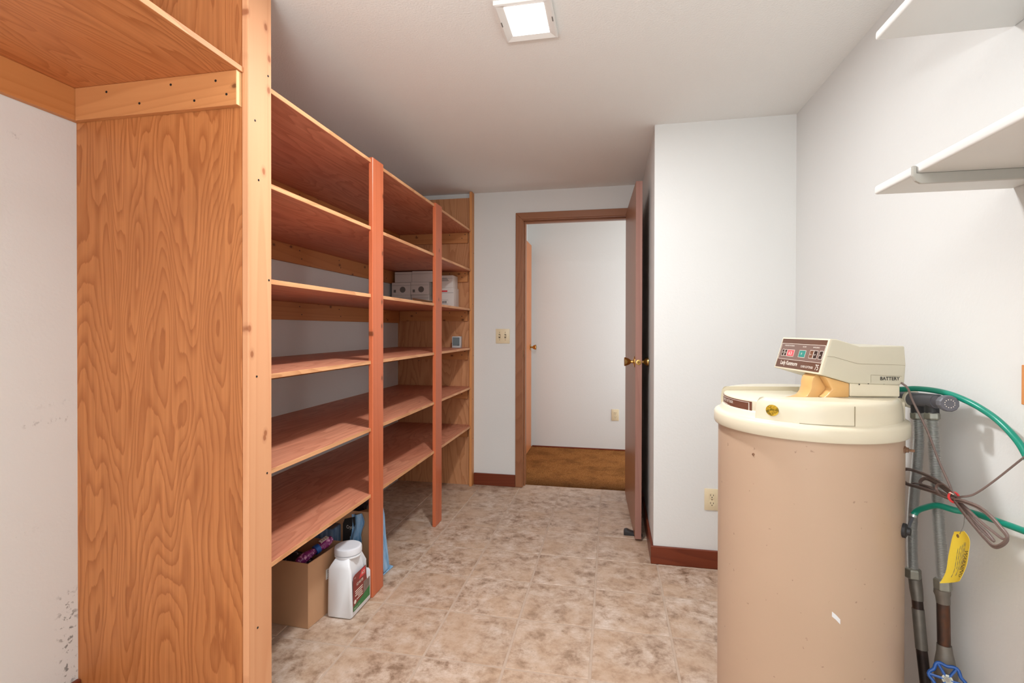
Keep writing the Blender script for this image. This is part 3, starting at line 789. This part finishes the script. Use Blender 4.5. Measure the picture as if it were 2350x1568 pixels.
# tank bolt and overflow grommet
a = math.radians(134.7); pb = LW(.75*math.cos(a), .75*math.sin(a), 2.977); nb_ = F*math.cos(a)+S*math.sin(a)
build('hex_bolt', MB().lathe([(.03, -.005), (.03, .012), (.022, .014), (.022, .03), (.012, .032), (.012, .07)], pb, (nb_.x, nb_.y, 0), 6), M['rust'], ws)
a = math.radians(133); pg = LW(.75*math.cos(a), .75*math.sin(a), 2.31); ng = F*math.cos(a)+S*math.sin(a)
build('overflow_grommet', MB().lathe([(.06, -.005), (.06, .02), (.035, .03), (.03, .05)], pg, (ng.x, ng.y, 0), 16), M['black'], ws, smooth=40)
a = math.radians(31.3)
build('rust_spot', MB().lathe([(.013, 0), (.012, .006), (.001, .008)], LW(.748*math.cos(a), .748*math.sin(a), 2.887), (F.x*math.cos(a)+S.x*math.sin(a), F.y*math.cos(a)+S.y*math.sin(a), 0), 7), M['rust'], ws)
a0 = 77
build('scrape_mark', sheet([[LW(.751*math.cos(math.radians(q)), .751*math.sin(math.radians(q)), z+dz) for q, dz in ((a0, .02), (a0+2, .0), (a0+4.5, -.035))] for z in (1.66, 1.70)], .002), M['jug'], ws)

# ------------------------------------------------------------------ plumbing on the right wall
vb = thing('bypass_valve', 'grey plastic bypass valve with round knob behind the softener console', 'valve', (2.7, 4.95, 3.2))
build('valve_body', MB().tube([(2.60, 5.30, 3.33), (2.69, 5.08, 3.35), (2.70, 4.80, 3.37)], [.062, .062, .06], 20), M['pvc'], vb, smooth=40)
build('inlet_collar', MB().lathe([(.04, 0), (.078, .005), (.078, .07), (.04, .075)], (2.66, 5.215, 3.335), (-.25, .95, 0), 20), M['pvc'], vb, smooth=40)
build('lock_ring', MB().lathe([(.062, 0), (.084, .003), (.084, .025), (.062, .028)], (2.685, 5.12, 3.345), (-.25, .95, 0), 20), M['cream'], vb, smooth=40)
kd = Vector((-.2, -1, .06)).normalized()
kp = []
build('knob_stem', MB().lathe([(.055, 0), (.05, .03), (.03, .05), (.03, .14)], (2.70, 4.80, 3.37), kd, 18), M['pvc'], vb, smooth=40)
kc = Vector((2.70, 4.80, 3.37))+kd*.14
mb = MB(); n = 24; rows = []
for rr, hh in ((.03, 0), (.062, .004), (.066, .03), (.066, .085), (.058, .095), (.001, .095)):
    rows.append((rr, hh))
build('valve_knob', MB().lathe(rows, kc, kd, 12), M['pvc'], vb, smooth=20)
kk = kd.orthogonal().normalized(); k2 = kd.cross(kk)
mb = MB()
for q in range(12):
    t = 2*PI*q/12; p = kc+kd*.096+(kk*math.cos(t)+k2*math.sin(t))*.032
    mb.lathe([(.004, 0), (.004, .001)], p, kd, 5)
build('knob_marks', mb, M['ink_white'], vb)
for (x, y, zt_, zb_) in ((2.70, 5.08, 3.33, 3.22), (2.70, 4.876, 3.35, 3.235)):
    build('port', MB().lathe([(.05, 0), (.05, zb_-zt_)], (x, y, zt_), (0, 0, 1), 16), M['black'], vb, smooth=40)
f1 = [(2.7, 5.078, 3.22), (2.7, 5.060, 3.029), (2.7, 5.08, 2.789), (2.7, 5.115, 2.54), (2.7, 5.143, 2.294), (2.7, 5.150, 2.05), (2.7, 5.135, 1.781)]
f2 = [(2.7, 4.875, 3.254), (2.7, 4.855, 3.035), (2.705, 4.835, 2.818), (2.71, 4.820, 2.601), (2.72, 4.815, 2.339), (2.725, 4.795, 2.132), (2.73, 4.777, 1.864)]
def flex(P, label):
    t = thing('flexible_hose', label, 'pipe', P[-1], group='corrugated steel hoses behind the softener')
    sp = smooth_path(P, 12); L = [0]
    for a_, b_ in zip(sp[:-1], sp[1:]): L.append(L[-1]+(b_-a_).length)
    pitch = .0135; N = int(L[-1]/pitch)*4; pts = []; rs = []; j = 0
    for i in range(N+1):
        s_ = L[-1]*i/N
        while j < len(L)-2 and L[j+1] < s_: j += 1
        q = (s_-L[j])/(L[j+1]-L[j]+1e-9); pts.append(sp[j].lerp(sp[j+1], q)); rs.append(.036+.007*math.cos(2*PI*i/4))
    build('corrugated_tube', MB().tube(pts, rs, 14), M['steel'], t, smooth=80)
    d = (pts[4]-pts[0]).normalized()
    build('upper_nut', MB().lathe([(.045, -.0), (.058, .008), (.058, .055), (.045, .065)], Vector(P[0])-d*.015, d, 6), M['zinc'], t, bevel=.004)
    d = (pts[-1]-pts[-5]).normalized()
    build('lower_nut', MB().lathe([(.04, -.03), (.058, -.02), (.064, -.01), (.064, .06), (.05, .07)], Vector(P[-1]), d, 6), M['zinc'], t, bevel=.004)
flex(f1, 'corrugated steel water hose nearer the tank, left of the pair')
flex(f2, 'corrugated steel water hose right of the pair, partly behind the yellow tag')
p1 = thing('iron_pipe', 'dark rusty iron pipe below the left corrugated hose, no handwheel', 'pipe', (2.72, 4.94, .62), group='iron riser pipes')
build('pipe_shaft', MB().tube([(2.72, 5.115, 1.60), (2.72, 5.056, 1.215), (2.72, 4.977, .867), (2.73, 4.90, .5), (2.74, 4.80, .02)], .042, 16), M['iron'], p1, smooth=50)
build('coupling', MB().tube([(2.72, 5.148, 1.74), (2.72, 5.14, 1.70), (2.72, 5.122, 1.62), (2.72, 5.10, 1.53)], [.052, .05, .05, .044], 16), M['castgrey'], p1, smooth=50)
build('sleeve', MB().tube([(2.72, 5.095, 1.46), (2.72, 5.035, 1.13)], .046, 16), M['castgrey'], p1, smooth=50)
p2 = thing('iron_pipe', 'dark iron pipe with blue handwheel valve at the bottom right corner', 'pipe', (2.74, 4.72, .6), group='iron riser pipes')
build('pipe_shaft', MB().tube([(2.74, 4.787, 1.74), (2.74, 4.775, 1.45), (2.74, 4.768, 1.28), (2.74, 4.735, 1.0), (2.74, 4.70, .02)], .045, 16), M['iron'], p2, smooth=50)
build('coupling', MB().tube([(2.735, 4.79, 1.80), (2.735, 4.79, 1.76), (2.737, 4.787, 1.735), (2.74, 4.782, 1.68)], [.055, .058, .05, .047], 16), M['castgrey'], p2, smooth=50)
build('valve_body', MB().tube([(2.74, 4.768, 1.34), (2.74, 4.762, 1.28), (2.74, 4.755, 1.2), (2.74, 4.745, 1.10), (2.74, 4.74, 1.02), (2.74, 4.735, .95)], [.05, .055, .07, .08, .07, .055], 16), M['castgrey'], p2, smooth=50)
WC = Vector((2.60, 4.47, 1.255)); wn = (Vector((2.60, 4.47, 1.255))-Vector((2.74, 4.742, 1.08))).normalized()
wn = Vector((-.42, -.80, .42)).normalized(); WC0 = Vector((2.74, 4.742, 1.08)); WC = WC0+wn*.22
build('valve_stem', MB().lathe([(.05, 0), (.05, .06), (.03, .08), (.02, .10), (.016, .25)], WC0, wn, 12), M['castgrey'], p2, smooth=40)
hw = None
wu = wn.cross(Vector((0, 0, 1))).normalized(); wv = wn.cross(wu)
ring = []
for q in range(48):
    t = 2*PI*q/48; r = .105+.011*math.cos(6*t); ring.append(WC+(wu*math.cos(t)+wv*math.sin(t))*r)
hw = build('handwheel', MB().tube(ring, .013, 8, closed=True), M['blue'], p2, smooth=60, label='blue six-lobed handwheel')
mb = MB()
for q in range(6):
    t = 2*PI*q/6; mb.tube([WC+(wu*math.cos(t)+wv*math.sin(t))*.02, WC+(wu*math.cos(t)+wv*math.sin(t))*.11], .011, 6)
build('spokes', mb, M['blue'], hw, smooth=60)
build('hub_nut', MB().lathe([(.036, -.01), (.036, .008), (.022, .01), (.02, .018), (.001, .018)], WC, wn, 20), M['zinc'], hw, smooth=30)

h1 = [(2.50, 5.25, 3.424), (2.6, 5.15, 3.43), (2.66, 5.044, 3.45), (2.7, 4.871, 3.457), (2.73, 4.7, 3.446), (2.76, 4.546, 3.411), (2.79, 4.429, 3.365), (2.8, 4.291, 3.307), (2.81, 4.163, 3.222), (2.82, 4.082, 3.133), (2.82, 3.98, 2.98), (2.82, 3.86, 2.75), (2.82, 3.7, 2.3), (2.83, 3.6, 1.6), (2.82, 3.52, .8), (2.78, 3.40, .2), (2.70, 3.1, .035), (2.6, 2.5, .028), (2.55, 1.6, .028)]
o = build('drain_hose', MB().tube(smooth_path(h1), .024, 12), M['hose'], smooth=60)
tag(o, 'green rubber hose arching from behind the console above the other hose', 'hose', 'green hoses of the softener')
h2 = [(2.42, 4.87, 2.31), (2.50, 4.86, 2.33), (2.575, 4.90, 2.36), (2.60, 4.893, 2.405), (2.615, 4.824, 2.457), (2.635, 4.682, 2.529), (2.69, 4.55, 2.54), (2.79, 4.538, 2.534), (2.81, 4.299, 2.557), (2.82, 4.076, 2.576), (2.83, 3.75, 2.60), (2.83, 3.35, 2.3), (2.82, 3.22, 1.5), (2.80, 3.18, .6), (2.74, 3.05, .12), (2.68, 2.8, .03), (2.67, 2.2, .028), (2.64, 1.5, .028)]
o = thing('overflow_hose', 'green rubber hose leaving the tank side low, below the coiled cord', 'hose', (2.6, 4.9, 2.3), 'green hoses of the softener')
build('hose_tube', MB().tube(smooth_path(h2[2:]), .024, 12), M['hose'], o, smooth=60)
build('hose_barb', MB().tube([(2.37, 4.66, 2.31), (2.44, 4.72, 2.30), (2.545, 4.87, 2.325), (2.576, 4.90, 2.362)], .013, 10), M['pvc'], o, smooth=60)
build('wire_clamp', MB().tube([(2.572, 4.898, 2.352), (2.579, 4.90, 2.372)], .028, 14), M['steel'], o, smooth=60)

# cord bundle
cb = thing('power_cord', 'coiled brown power cord bundled with a red twist tie beside the tank', 'cord', (2.6, 4.43, 2.5))
loops = {
 'a': [(2.6, 4.422, 2.681), (2.6, 4.642, 2.655), (2.6, 4.902, 2.623), (2.59, 5.043, 2.608), (2.58, 5.109, 2.664), (2.58, 5.038, 2.733), (2.59, 4.884, 2.758), (2.6, 4.643, 2.757), (2.6, 4.48, 2.727), (2.6, 4.412, 2.691)],
 'b': [(2.62, 4.456, 2.658), (2.62, 4.636, 2.645), (2.62, 4.799, 2.642), (2.62, 4.892, 2.656), (2.62, 4.823, 2.716), (2.62, 4.679, 2.721), (2.62, 4.534, 2.698), (2.62, 4.456, 2.671)],
 'c': [(2.61, 4.448, 2.657), (2.61, 4.618, 2.637), (2.61, 4.747, 2.629), (2.61, 4.969, 2.603), (2.61, 4.945, 2.632), (2.61, 4.747, 2.664), (2.61, 4.577, 2.67), (2.61, 4.448, 2.666)],
 'd': [(2.58, 4.388, 2.685), (2.58, 4.524, 2.659), (2.58, 4.596, 2.689), (2.58, 4.576, 2.732), (2.58, 4.505, 2.751), (2.58, 4.407, 2.73), (2.58, 4.369, 2.704)],
 'e': [(2.58, 4.378, 2.681), (2.58, 4.278, 2.703), (2.58, 4.124, 2.713), (2.58, 4.013, 2.689), (2.58, 3.929, 2.651), (2.58, 3.864, 2.61), (2.58, 3.899, 2.546), (2.58, 3.98, 2.494), (2.58, 4.066, 2.516), (2.58, 4.189, 2.569), (2.58, 4.295, 2.622), (2.58, 4.378, 2.669)],
 'f': [(2.61, 4.429, 2.673), (2.61, 4.291, 2.638), (2.61, 4.154, 2.596), (2.61, 4.02, 2.567), (2.61, 3.945, 2.557), (2.61, 3.916, 2.592), (2.61, 3.998, 2.65), (2.61, 4.115, 2.671), (2.61, 4.257, 2.687), (2.61, 4.42, 2.682)],
 'g': [(2.63, 4.463, 2.656), (2.63, 4.306, 2.59), (2.63, 4.194, 2.534), (2.63, 4.058, 2.495), (2.63, 4.121, 2.533), (2.63, 4.228, 2.564), (2.63, 4.36, 2.621), (2.63, 4.463, 2.663)]}
for k, P in loops.items():
    build('cord_loop', MB().tube(smooth_path(P), .0095, 8, flat=.7), M['cord'], cb, smooth=60)
    if k in 'aeb': build('cord_loop', MB().tube(smooth_path([(x+.008, y+.012, z-.018) for x, y, z in P]), .0095, 8, flat=.7), M['cord'], cb, smooth=60)
ca = [(2.37, 4.93, 3.56), (2.45, 4.782, 3.50), (2.5, 4.77, 3.37), (2.55, 4.659, 3.138), (2.58, 4.572, 2.926), (2.6, 4.464, 2.748), (2.6, 4.438, 2.681)]
build('cord_run', MB().tube(smooth_path(ca), .009, 8), M['cord'], cb, smooth=60)
cb_ = [(2.6, 4.428, 2.674), (2.62, 4.379, 2.699), (2.66, 4.305, 2.746), (2.7, 4.174, 2.885), (2.75, 3.98, 3.11), (2.8, 3.75, 3.36), (2.84, 3.4, 3.62), (2.87, 3.2, 3.74)]
build('cord_run', MB().tube(smooth_path(cb_), .0105, 8, flat=.6), M['cord'], cb, smooth=60)
build('twist_tie', MB().tube([Vector((2.6, 4.435, 2.68))+Vector((.035*math.sin(t), .012*math.cos(t)*.8, .036*math.cos(t)))+Vector((0, -.012, .0)) for t in [2*PI*q/16 for q in range(16)]], .009, 6, closed=True), M['redtie'], cb, smooth=60, label='red twist tie')
build('tie_end', MB().tube([(2.57, 4.43, 2.712), (2.56, 4.40, 2.722), (2.57, 4.375, 2.716)], .004, 5), M['ink_white'], cb)

# warning tag
wt = thing('warning_tag', 'curled yellow warning tag hanging on a wire from the hose', 'tag', (2.6, 4.37, 2.0))
Lc = [(4.392, 2.425), (4.447, 2.345), (4.484, 2.203), (4.487, 2.067), (4.528, 1.958)]
Rc = [(4.288, 2.475), (4.253, 2.425), (4.262, 2.325), (4.262, 2.212), (4.301, 2.089)]
Ls = smooth_path([(0, *p) for p in Lc], 4); Rs = smooth_path([(0, *p) for p in Rc], 4)
grid = []
for i, (l_, r_) in enumerate(zip(Ls, Rs)):
    row = []
    for j in range(7):
        q = j/6; p = l_.lerp(r_, q); p.x = 2.585+.025*math.sin(PI*q)*(-1 if False else 1)+.02*math.sin(i/len(Ls)*PI*1.4); row.append(p)
    grid.append(row)
build('tag_card', sheet(grid, .002), M['yellow'], wt, smooth=60)
build('tag_wire', MB().tube(smooth_path([(2.68, 4.42, 2.52), (2.62, 4.33, 2.60), (2.6, 4.306, 2.56), (2.6, 4.315, 2.5), (2.59, 4.338, 2.43)]), .0022, 5), M['ink_grey'], wt)
build('eyelet', MB().lathe([(.006, 0), (.013, .001), (.013, .004), (.006, .004)], (2.583, 4.343, 2.412), (-1, 0, 0), 12, cap=False), M['rust'], wt)
def tp(q, i):  # point on the card, q across 0..1, i along 0..1
    k = i*(len(grid)-1); a_ = int(min(k, len(grid)-2)); f_ = k-a_; j = q*6; b_ = int(min(j, 5)); g_ = j-b_
    return grid[a_][b_].lerp(grid[a_][b_+1], g_).lerp(grid[a_+1][b_].lerp(grid[a_+1][b_+1], g_), f_)
text('lettering', 'WARNING', .046, tp(.80, .44)+Vector((-.012, 0, 0)), tp(.78, .85)-tp(.80, .44), (0, -1, .05), M['ink_black'], wt, .001, 1.0)
for q, i0, i1 in ((.62, .3, .72), (.54, .3, .75), (.46, .34, .84), (.38, .36, .72), (.30, .4, .86)):
    mb = MB(); st = 14
    mb.tube([tp(q, i0+(i1-i0)*s_/st)+Vector((-.0028, 0, 0)) for s_ in range(st+1)], [.0014 if s_ % 3 else .0005 for s_ in range(st+1)], 4)
    build('print_line', mb, M['ink_grey'], wt)

# ------------------------------------------------------------------ things under the lowest shelf
bx = thing('cardboard_box', 'open brown cardboard box on the floor under the lowest shelf', 'box', (-4.35, 6.25, 0))
Pc = Vector((-3.915, 5.885)); e1 = Vector((.10, .995)).normalized(); e2 = Vector((-.998, .05)).normalized()
def BX(a, b, z): p = Pc+e2*a+e1*b; return (p.x, p.y, z)
wd_, dp_, ht = .95, .74, .865; tk = .016
for (a0, a1, b0, b1) in ((0, wd_, 0, tk), (0, wd_, dp_-tk, dp_), (0, tk, tk, dp_-tk), (wd_-tk, wd_, tk, dp_-tk)):
    build('side_wall', MB().prism([(a0, b0), (a1, b0), (a1, b1), (a0, b1)], BX, .002, ht), M['card'], bx, bevel=.003)
build('bottom', MB().prism([(tk, tk), (wd_-tk, tk), (wd_-tk, dp_-tk), (tk, dp_-tk)], BX, .002, .02), M['card_in'], bx)
lb_ = build('barcode_label', MB().prism([(-.0025, .36), (.001, .36), (.001, .56), (-.0025, .56)], BX, .48, .62), M['paper'], bx)
for i in range(4): build('barcode_line', MB().prism([(-.004, .39), (-.002, .39), (-.002, .53), (-.004, .53)], BX, .50+.028*i, .51+.028*i), M['ink_grey'], lb_)
pk = thing('wrapped_package', 'purple patterned foil package sticking up out of the cardboard box', 'package', (-4.0, 6.15, .7))
pa = Vector((-4.14, 5.98, .80)); pz = Vector((-3.90, 6.42, .99)); pd = (pz-pa)
mb = MB(); sp = []; rs = []
for i in range(13): q = i/12; sp.append(pa+pd*q+Vector((0, 0, .01*math.sin(q*6)))); rs.append((.075+.02*math.sin(q*9))*(1 if q < .8 else 1.0-.35*(q-.8)/.2))
build('wrapper', MB().tube(sp, rs, 14, flat=.75), M['purple'], pk, smooth=60)
ks = [pa+pd*q for q in (.60, .64, .70)]
build('blue_band', MB().tube([pa+pd*.50, pa+pd*.62], [.088, .084], 14, flat=.75), M['blue'], pk, smooth=60)
dn = pd.normalized(); rt = Vector((.85, -.5, 0)); rt = (rt-dn*rt.dot(dn)).normalized(); upn = rt.cross(dn); upn = upn if upn.z > 0 else -upn
cc = pa+pd*.80+upn*.064+rt*.01
lbm = MB().add([cc+dn*a_+rt*b_+upn*t for t in (0, .004) for a_, b_ in ((-.06, -.04), (.06, -.04), (.06, .04), (-.06, .04))], [(0, 1, 2, 3), (7, 6, 5, 4), (0, 4, 5, 1), (1, 5, 6, 2), (2, 6, 7, 3), (3, 7, 4, 0)])
lbo = build('package_label', lbm, M['paper'], pk)
for k in range(3):
    o_ = cc+dn*(-.03+.03*k)+upn*.005
    build('barcode_line', MB().tube([o_-rt*.025, o_+rt*.025], .003, 4), M['ink_grey'], lbo)
fb = build('patterned_cloth', blob((-4.42, 6.26, .55), (.28, .24, .26), 3, .3, 3), M['dots'], smooth=60); tag(fb, 'black and grey patterned cloth bundled inside the cardboard box', 'cloth')

# ice melter jug
jg = thing('plastic_jug', 'white plastic ice melter jug with maroon and green label on the floor', 'jug', (-3.645, 6.46, 0))
jp = [(6.18, .02), (6.18, .68), (6.20, .73), (6.26, .80), (6.58, .80), (6.605, .76), (6.62, .66), (6.625, .50), (6.635, .42), (6.65, .385), (6.67, .39), (6.685, .44), (6.70, .465), (6.725, .465), (6.745, .44), (6.748, .40), (6.748, .03), (6.735, .005), (6.20, .005)]
# body tapered at the shoulders: rows across x
mb = MB()
xx = [-3.825, -3.818, -3.795, -3.64, -3.487, -3.464, -3.457]
rows = []
for k, x in enumerate(xx):
    ins = (.026, .010, 0, 0, 0, .010, .026)[k]; row = []
    cy, cz = 6.465, .40
    for (y, z) in jp:
        yy = y+(ins if y < cy else -ins); zz = z-(ins if z > cz else -ins)
        x_ = x
        if z > .66: x_ = -3.64+(x+3.64)*(1-.42*min(1, (z-.66)/.14))
        row.append((x_, yy, max(zz, .004)))
    rows.append(row)
n = len(jp); vs = [p for r_ in rows for p in r_]
fs = [(k*n+i, k*n+(i+1) % n, (k+1)*n+(i+1) % n, (k+1)*n+i) for k in range(len(rows)-1) for i in range(n)]+[tuple(range(n))[::-1], tuple(range((len(rows)-1)*n, len(rows)*n))]
mb.add(vs, fs)
build('jug_body', mb, M['jug'], jg, smooth=50)
build('neck_ring', MB().lathe([(.17, .78), (.185, .79), (.185, .805), (.165, .815), (.165, .83)], (-3.64, 6.42, 0), n=40), M['jug'], jg, smooth=40)
build('cap', MB().lathe([(.178, .822), (.188, .828), (.188, .885), (.182, .905), (.165, .915), (.14, .912), (.001, .91)], (-3.64, 6.42, 0), n=48), M['cap'], jg, smooth=40)
LX = -3.4565
def JL(a, b, t): return (LX+t, 6.225+a, b)
ll = build('jug_label', MB().prism([(0, .09), (.47, .09), (.47, .36), (.44, .36), (.41, .35), (.385, .37), (.37, .45), (.355, .58), (.05, .58), (0, .56)], JL, 0, .003), M['maroon'], jg, label='maroon and green printed label')
build('label_green', MB().prism([(0, .088), (.472, .088), (.472, .235), (.28, .19), (0, .15)], JL, .003, .0045), M['greenl'], ll)
build('label_photo', MB().prism([(.285, .195), (.472, .235), (.472, .36), (.44, .36), (.41, .35), (.385, .37), (.285, .37)], JL, .003, .0042), M['photo'], ll)
build('red_logo', MB().prism([(.155, .47), (.33, .47), (.33, .565), (.235, .565)], JL, .003, .005), M['redlogo'], ll)
yv, zv = (0, 1, 0), (0, 0, 1)
text('lettering', 'ACE', .06, (LX+.0052, 6.225+.225, .495), yv, zv, M['ink_white'], ll, .001, .8, .02)
text('lettering', 'ICE MELTER', .052, (LX+.0032, 6.225+.09, .405), yv, zv, M['ink_white'], ll, .001, .68, .02)
text('lettering', '9 LB', .028, (LX+.0032, 6.225+.025, .525), yv, zv, M['ink_white'], ll, .001, .8)
for i, (a0, a1) in enumerate(((.05, .26), (.06, .26), (.05, .24), (.13, .26), (.09, .26))):
    build('print_line', MB().prism([(a0, .335-.03*i), (a1, .335-.03*i), (a1, .346-.03*i), (a0, .346-.03*i)], JL, .003, .0045), M['ink_white'], ll)
build('seal', MB().lathe([(.028, 0), (.028, .002)], (LX+.003, 6.225+.05, .205), (1, 0, 0), 16), M['ink_white'], ll)
text('lettering', 'Melts to -15 F', .038, (LX+.0046, 6.225+.02, .105), yv, zv, M['ink_white'], ll, .001, .75)

# torn blue/black carton with bag behind
tc_ = thing('torn_carton', 'torn brown carton with black and light blue printing behind the white jug', 'box', (-4.0, 7.2, 0))
build('side_wall', MB().box(-4.40, -3.60, 7.00, 7.012, .002, 1.17), M['card'], tc_)
build('side_wall', MB().box(-4.40, -4.388, 7.012, 7.58, .002, 1.10), M['card'], tc_)
build('side_wall', MB().box(-4.388, -3.72, 7.568, 7.58, .002, 1.12), M['card'], tc_)
bp = build('black_print_panel', MB().prism([(-4.05, .3), (-3.84, .3), (-3.84, 1.09), (-4.02, 1.04), (-4.05, .97)], XZ, 6.985, 6.999), M['ink_black'], tc_, label='black printed panel with white script')
text('lettering', 'Crystal', .075, (-3.99, 6.983, .90), (1, 0, 0), (0, 0, 1), M['ink_white'], bp, .001, .7)
for x in (-3.93, -3.89): build('print_line', MB().box(x, x+.008, 6.983, 6.986, .6, .78), M['ink_white'], bp)
grid = []
for i in range(15):
    q = i/14; z = 1.12-.72*q; row = []
    for j in range(9):
        u = j/8; x = -3.905+.19*u+.02*math.sin(q*7)+(.02*math.sin(j*2.3+i) if j in (8,) else 0)
        y = 6.955+.03*math.sin(u*9+q*2)+.03*math.cos(q*5)*(1-u)+.015*noise.noise(Vector((u*4, q*6, 1)))
        row.append((x, y, z+.03*u*(1 if i == 0 else .6)))
    grid.append(row)
build('crumpled_flap', sheet(grid, .006), M['sky'], tc_, smooth=60, label='crumpled light blue flap')
grid = []
for i in range(13):
    q = i/12; z = 1.17-1.13*q; row = []
    for j in range(6):
        u = j/5
        x = -3.72+.13*q+.008*math.sin(q*9); y = 7.44+.20*u+.015*math.sin(u*6+q*5)
        if q < .2: y = 7.53+(y-7.53)*(.4+3*q)
        row.append((x, y, z))
    grid.append(row)
build('side_flap', sheet(grid, .006), M['sky'], tc_, smooth=60, label='light blue flap reaching the floor')
build('floor_flap', MB().prism([(-3.72, 7.36), (-3.585, 7.37), (-3.555, 7.72), (-3.70, 7.76)], lambda a, b, t: (a, b, t), .003, .02), M['sky'], tc_, bevel=.003)
build('flap_line', MB().prism([(-3.645, 7.40), (-3.635, 7.40), (-3.615, 7.70), (-3.625, 7.70)], lambda a, b, t: (a, b, t), .02, .0212), M['ink_black'], tc_)
bg = build('plastic_bag', blob((-3.98, 7.27, 1.24), (.30, .20, .16), 5, .35, 3), M['bag'], smooth=60); tag(bg, 'black plastic bag heaped in the torn carton under the shelf', 'bag')
bb_ = thing('blue_package', 'dusty blue box between the cardboard box and the torn carton', 'box', (-4.24, 6.88, 0))
build('box_body', MB().box(-4.46, -4.075, 6.74, 6.975, .002, .965), M['denim'], bb_, bevel=.012, seg=2)
build('lid_flap', MB().box(-4.45, -4.085, 6.75, 6.965, .966, .975), M['pvc'], bb_)

# ------------------------------------------------------------------ white cartons on the third shelf
zs = SZ[2]
def cart(x0, x1, y0, y1, z0, z1, label, print_):
    t = thing('white_carton', label, 'box', ((x0+x1)/2, (y0+y1)/2, z0), 'small white cartons on the third shelf')
    build('carton_body', MB().box(x0, x1, y0, y1, z0+.001, z1-.001), M['paper'], t, bevel=.004)
    w_ = x1-x0; h_ = z1-z0
    build('lid_seam', MB().box(x0+.005, x1-.005, y0-.0015, y0+.001, z1-h_*.25, z1-h_*.235), M['ink_grey'], t)
    if print_ == 'ring':
        build('round_emblem', MB().lathe([(.075, 0), (.075, .002), (.055, .002), (.055, .001)], (x0+w_*.58, y0, z0+h_*.42), (0, -1, 0), 20), M['ink_grey'], t)
        build('round_emblem', MB().lathe([(.04, 0), (.04, .002)], (x0+w_*.58, y0, z0+h_*.42), (0, -1, 0), 12), M['ink_grey'], t)
        build('print_mark', MB().box(x0+.05, x0+.11, y0-.002, y0+.001, z0+.06, z0+.13), M['ink_grey'], t)
    elif print_ == 'text':
        for i in range(3): build('print_line', MB().box(x0+.05, x1-.15+.02*i, y0-.002, y0+.001, z1-.08-.03*i, z1-.065-.03*i), M['ink_grey'], t)
    elif print_ == 'red':
        build('red_label', MB().box(x0+.06, x1-.16, y0-.002, y0+.001, z1-.10, z1-.06), M['redlogo'], t)
        mb = MB()
        for i in range(7): mb.box(x0+.10+.03*i, x0+.115+.03*i, y0-.002, y0+.001, zs+.12, zs+.18)
        build('barcode', mb, M['ink_black'], t)
        for i in range(2): build('print_line', MB().box(x0+.10, x0+.34, y0-.002, y0+.001, zs+.1+.1*i, zs+.105+.1*i), M['ink_grey'], t)
Y0 = 11.62
cart(-5.40, -4.90, Y0, 12.05, zs, zs+.335, 'white carton bottom left of the stack on the third shelf', None)
cart(-4.885, -4.42, Y0+.02, 12.05, zs, zs+.335, 'white carton at the bottom of the stack behind the cardboard tray', None)
cart(-5.40, -4.90, Y0+.01, 12.05, zs+.336, zs+.645, 'white carton with round emblem, middle left of the stack', 'ring')
cart(-4.89, -4.42, Y0, 12.05, zs+.336, zs+.65, 'white carton with round emblem, middle of the stack beside the post', 'ring')
cart(-5.34, -4.88, Y0+.05, 12.05, zs+.652, zs+.915, 'plain white carton top left of the stack under the second shelf', None)
cart(-4.87, -4.30, Y0+.03, 12.05, zs+.652, zs+.925, 'plain white carton top right of the stack, beside the post', None)
cart(-4.28, -3.80, 11.69, 12.11, zs, zs+.50, 'white carton with red label at the right end of the shelf', 'red')
cart(-4.28, -3.82, 11.69, 12.08, zs+.501, zs+.81, 'white carton with printed lines on top of the red-labelled carton', 'text')
ct = build('cardboard_tray', MB().prism([(-4.74, zs+.24), (-4.70, zs+.08), (-4.25, zs+.001), (-4.22, zs+.16)], XZ, 11.35, 11.37).prism([(-4.74, 11.35), (-4.22, 11.35), (-4.2, 11.58), (-4.7, 11.58)], XY, zs+.14, zs+.155), M['card'])
tag(ct, 'loose tan cardboard flap lying in front of the white cartons', 'cardboard')
# small monitor on fourth shelf
mo = thing('weather_monitor', 'small grey digital monitor standing on the fourth shelf near the far end', 'monitor', (-3.78, 11.9, SZ[3]))
build('case', MB().box(-3.895, -3.675, 11.85, 12.0, SZ[3]+.001, SZ[3]+.285), M['grey'], mo, bevel=.012, seg=2)
build('screen', MB().box(-3.875, -3.695, 11.846, 11.85, SZ[3]+.055, SZ[3]+.262), M['lcd'], mo)
build('logo_mark', MB().box(-3.76, -3.71, 11.8445, 11.8465, SZ[3]+.062, SZ[3]+.07), M['ink_black'], mo)
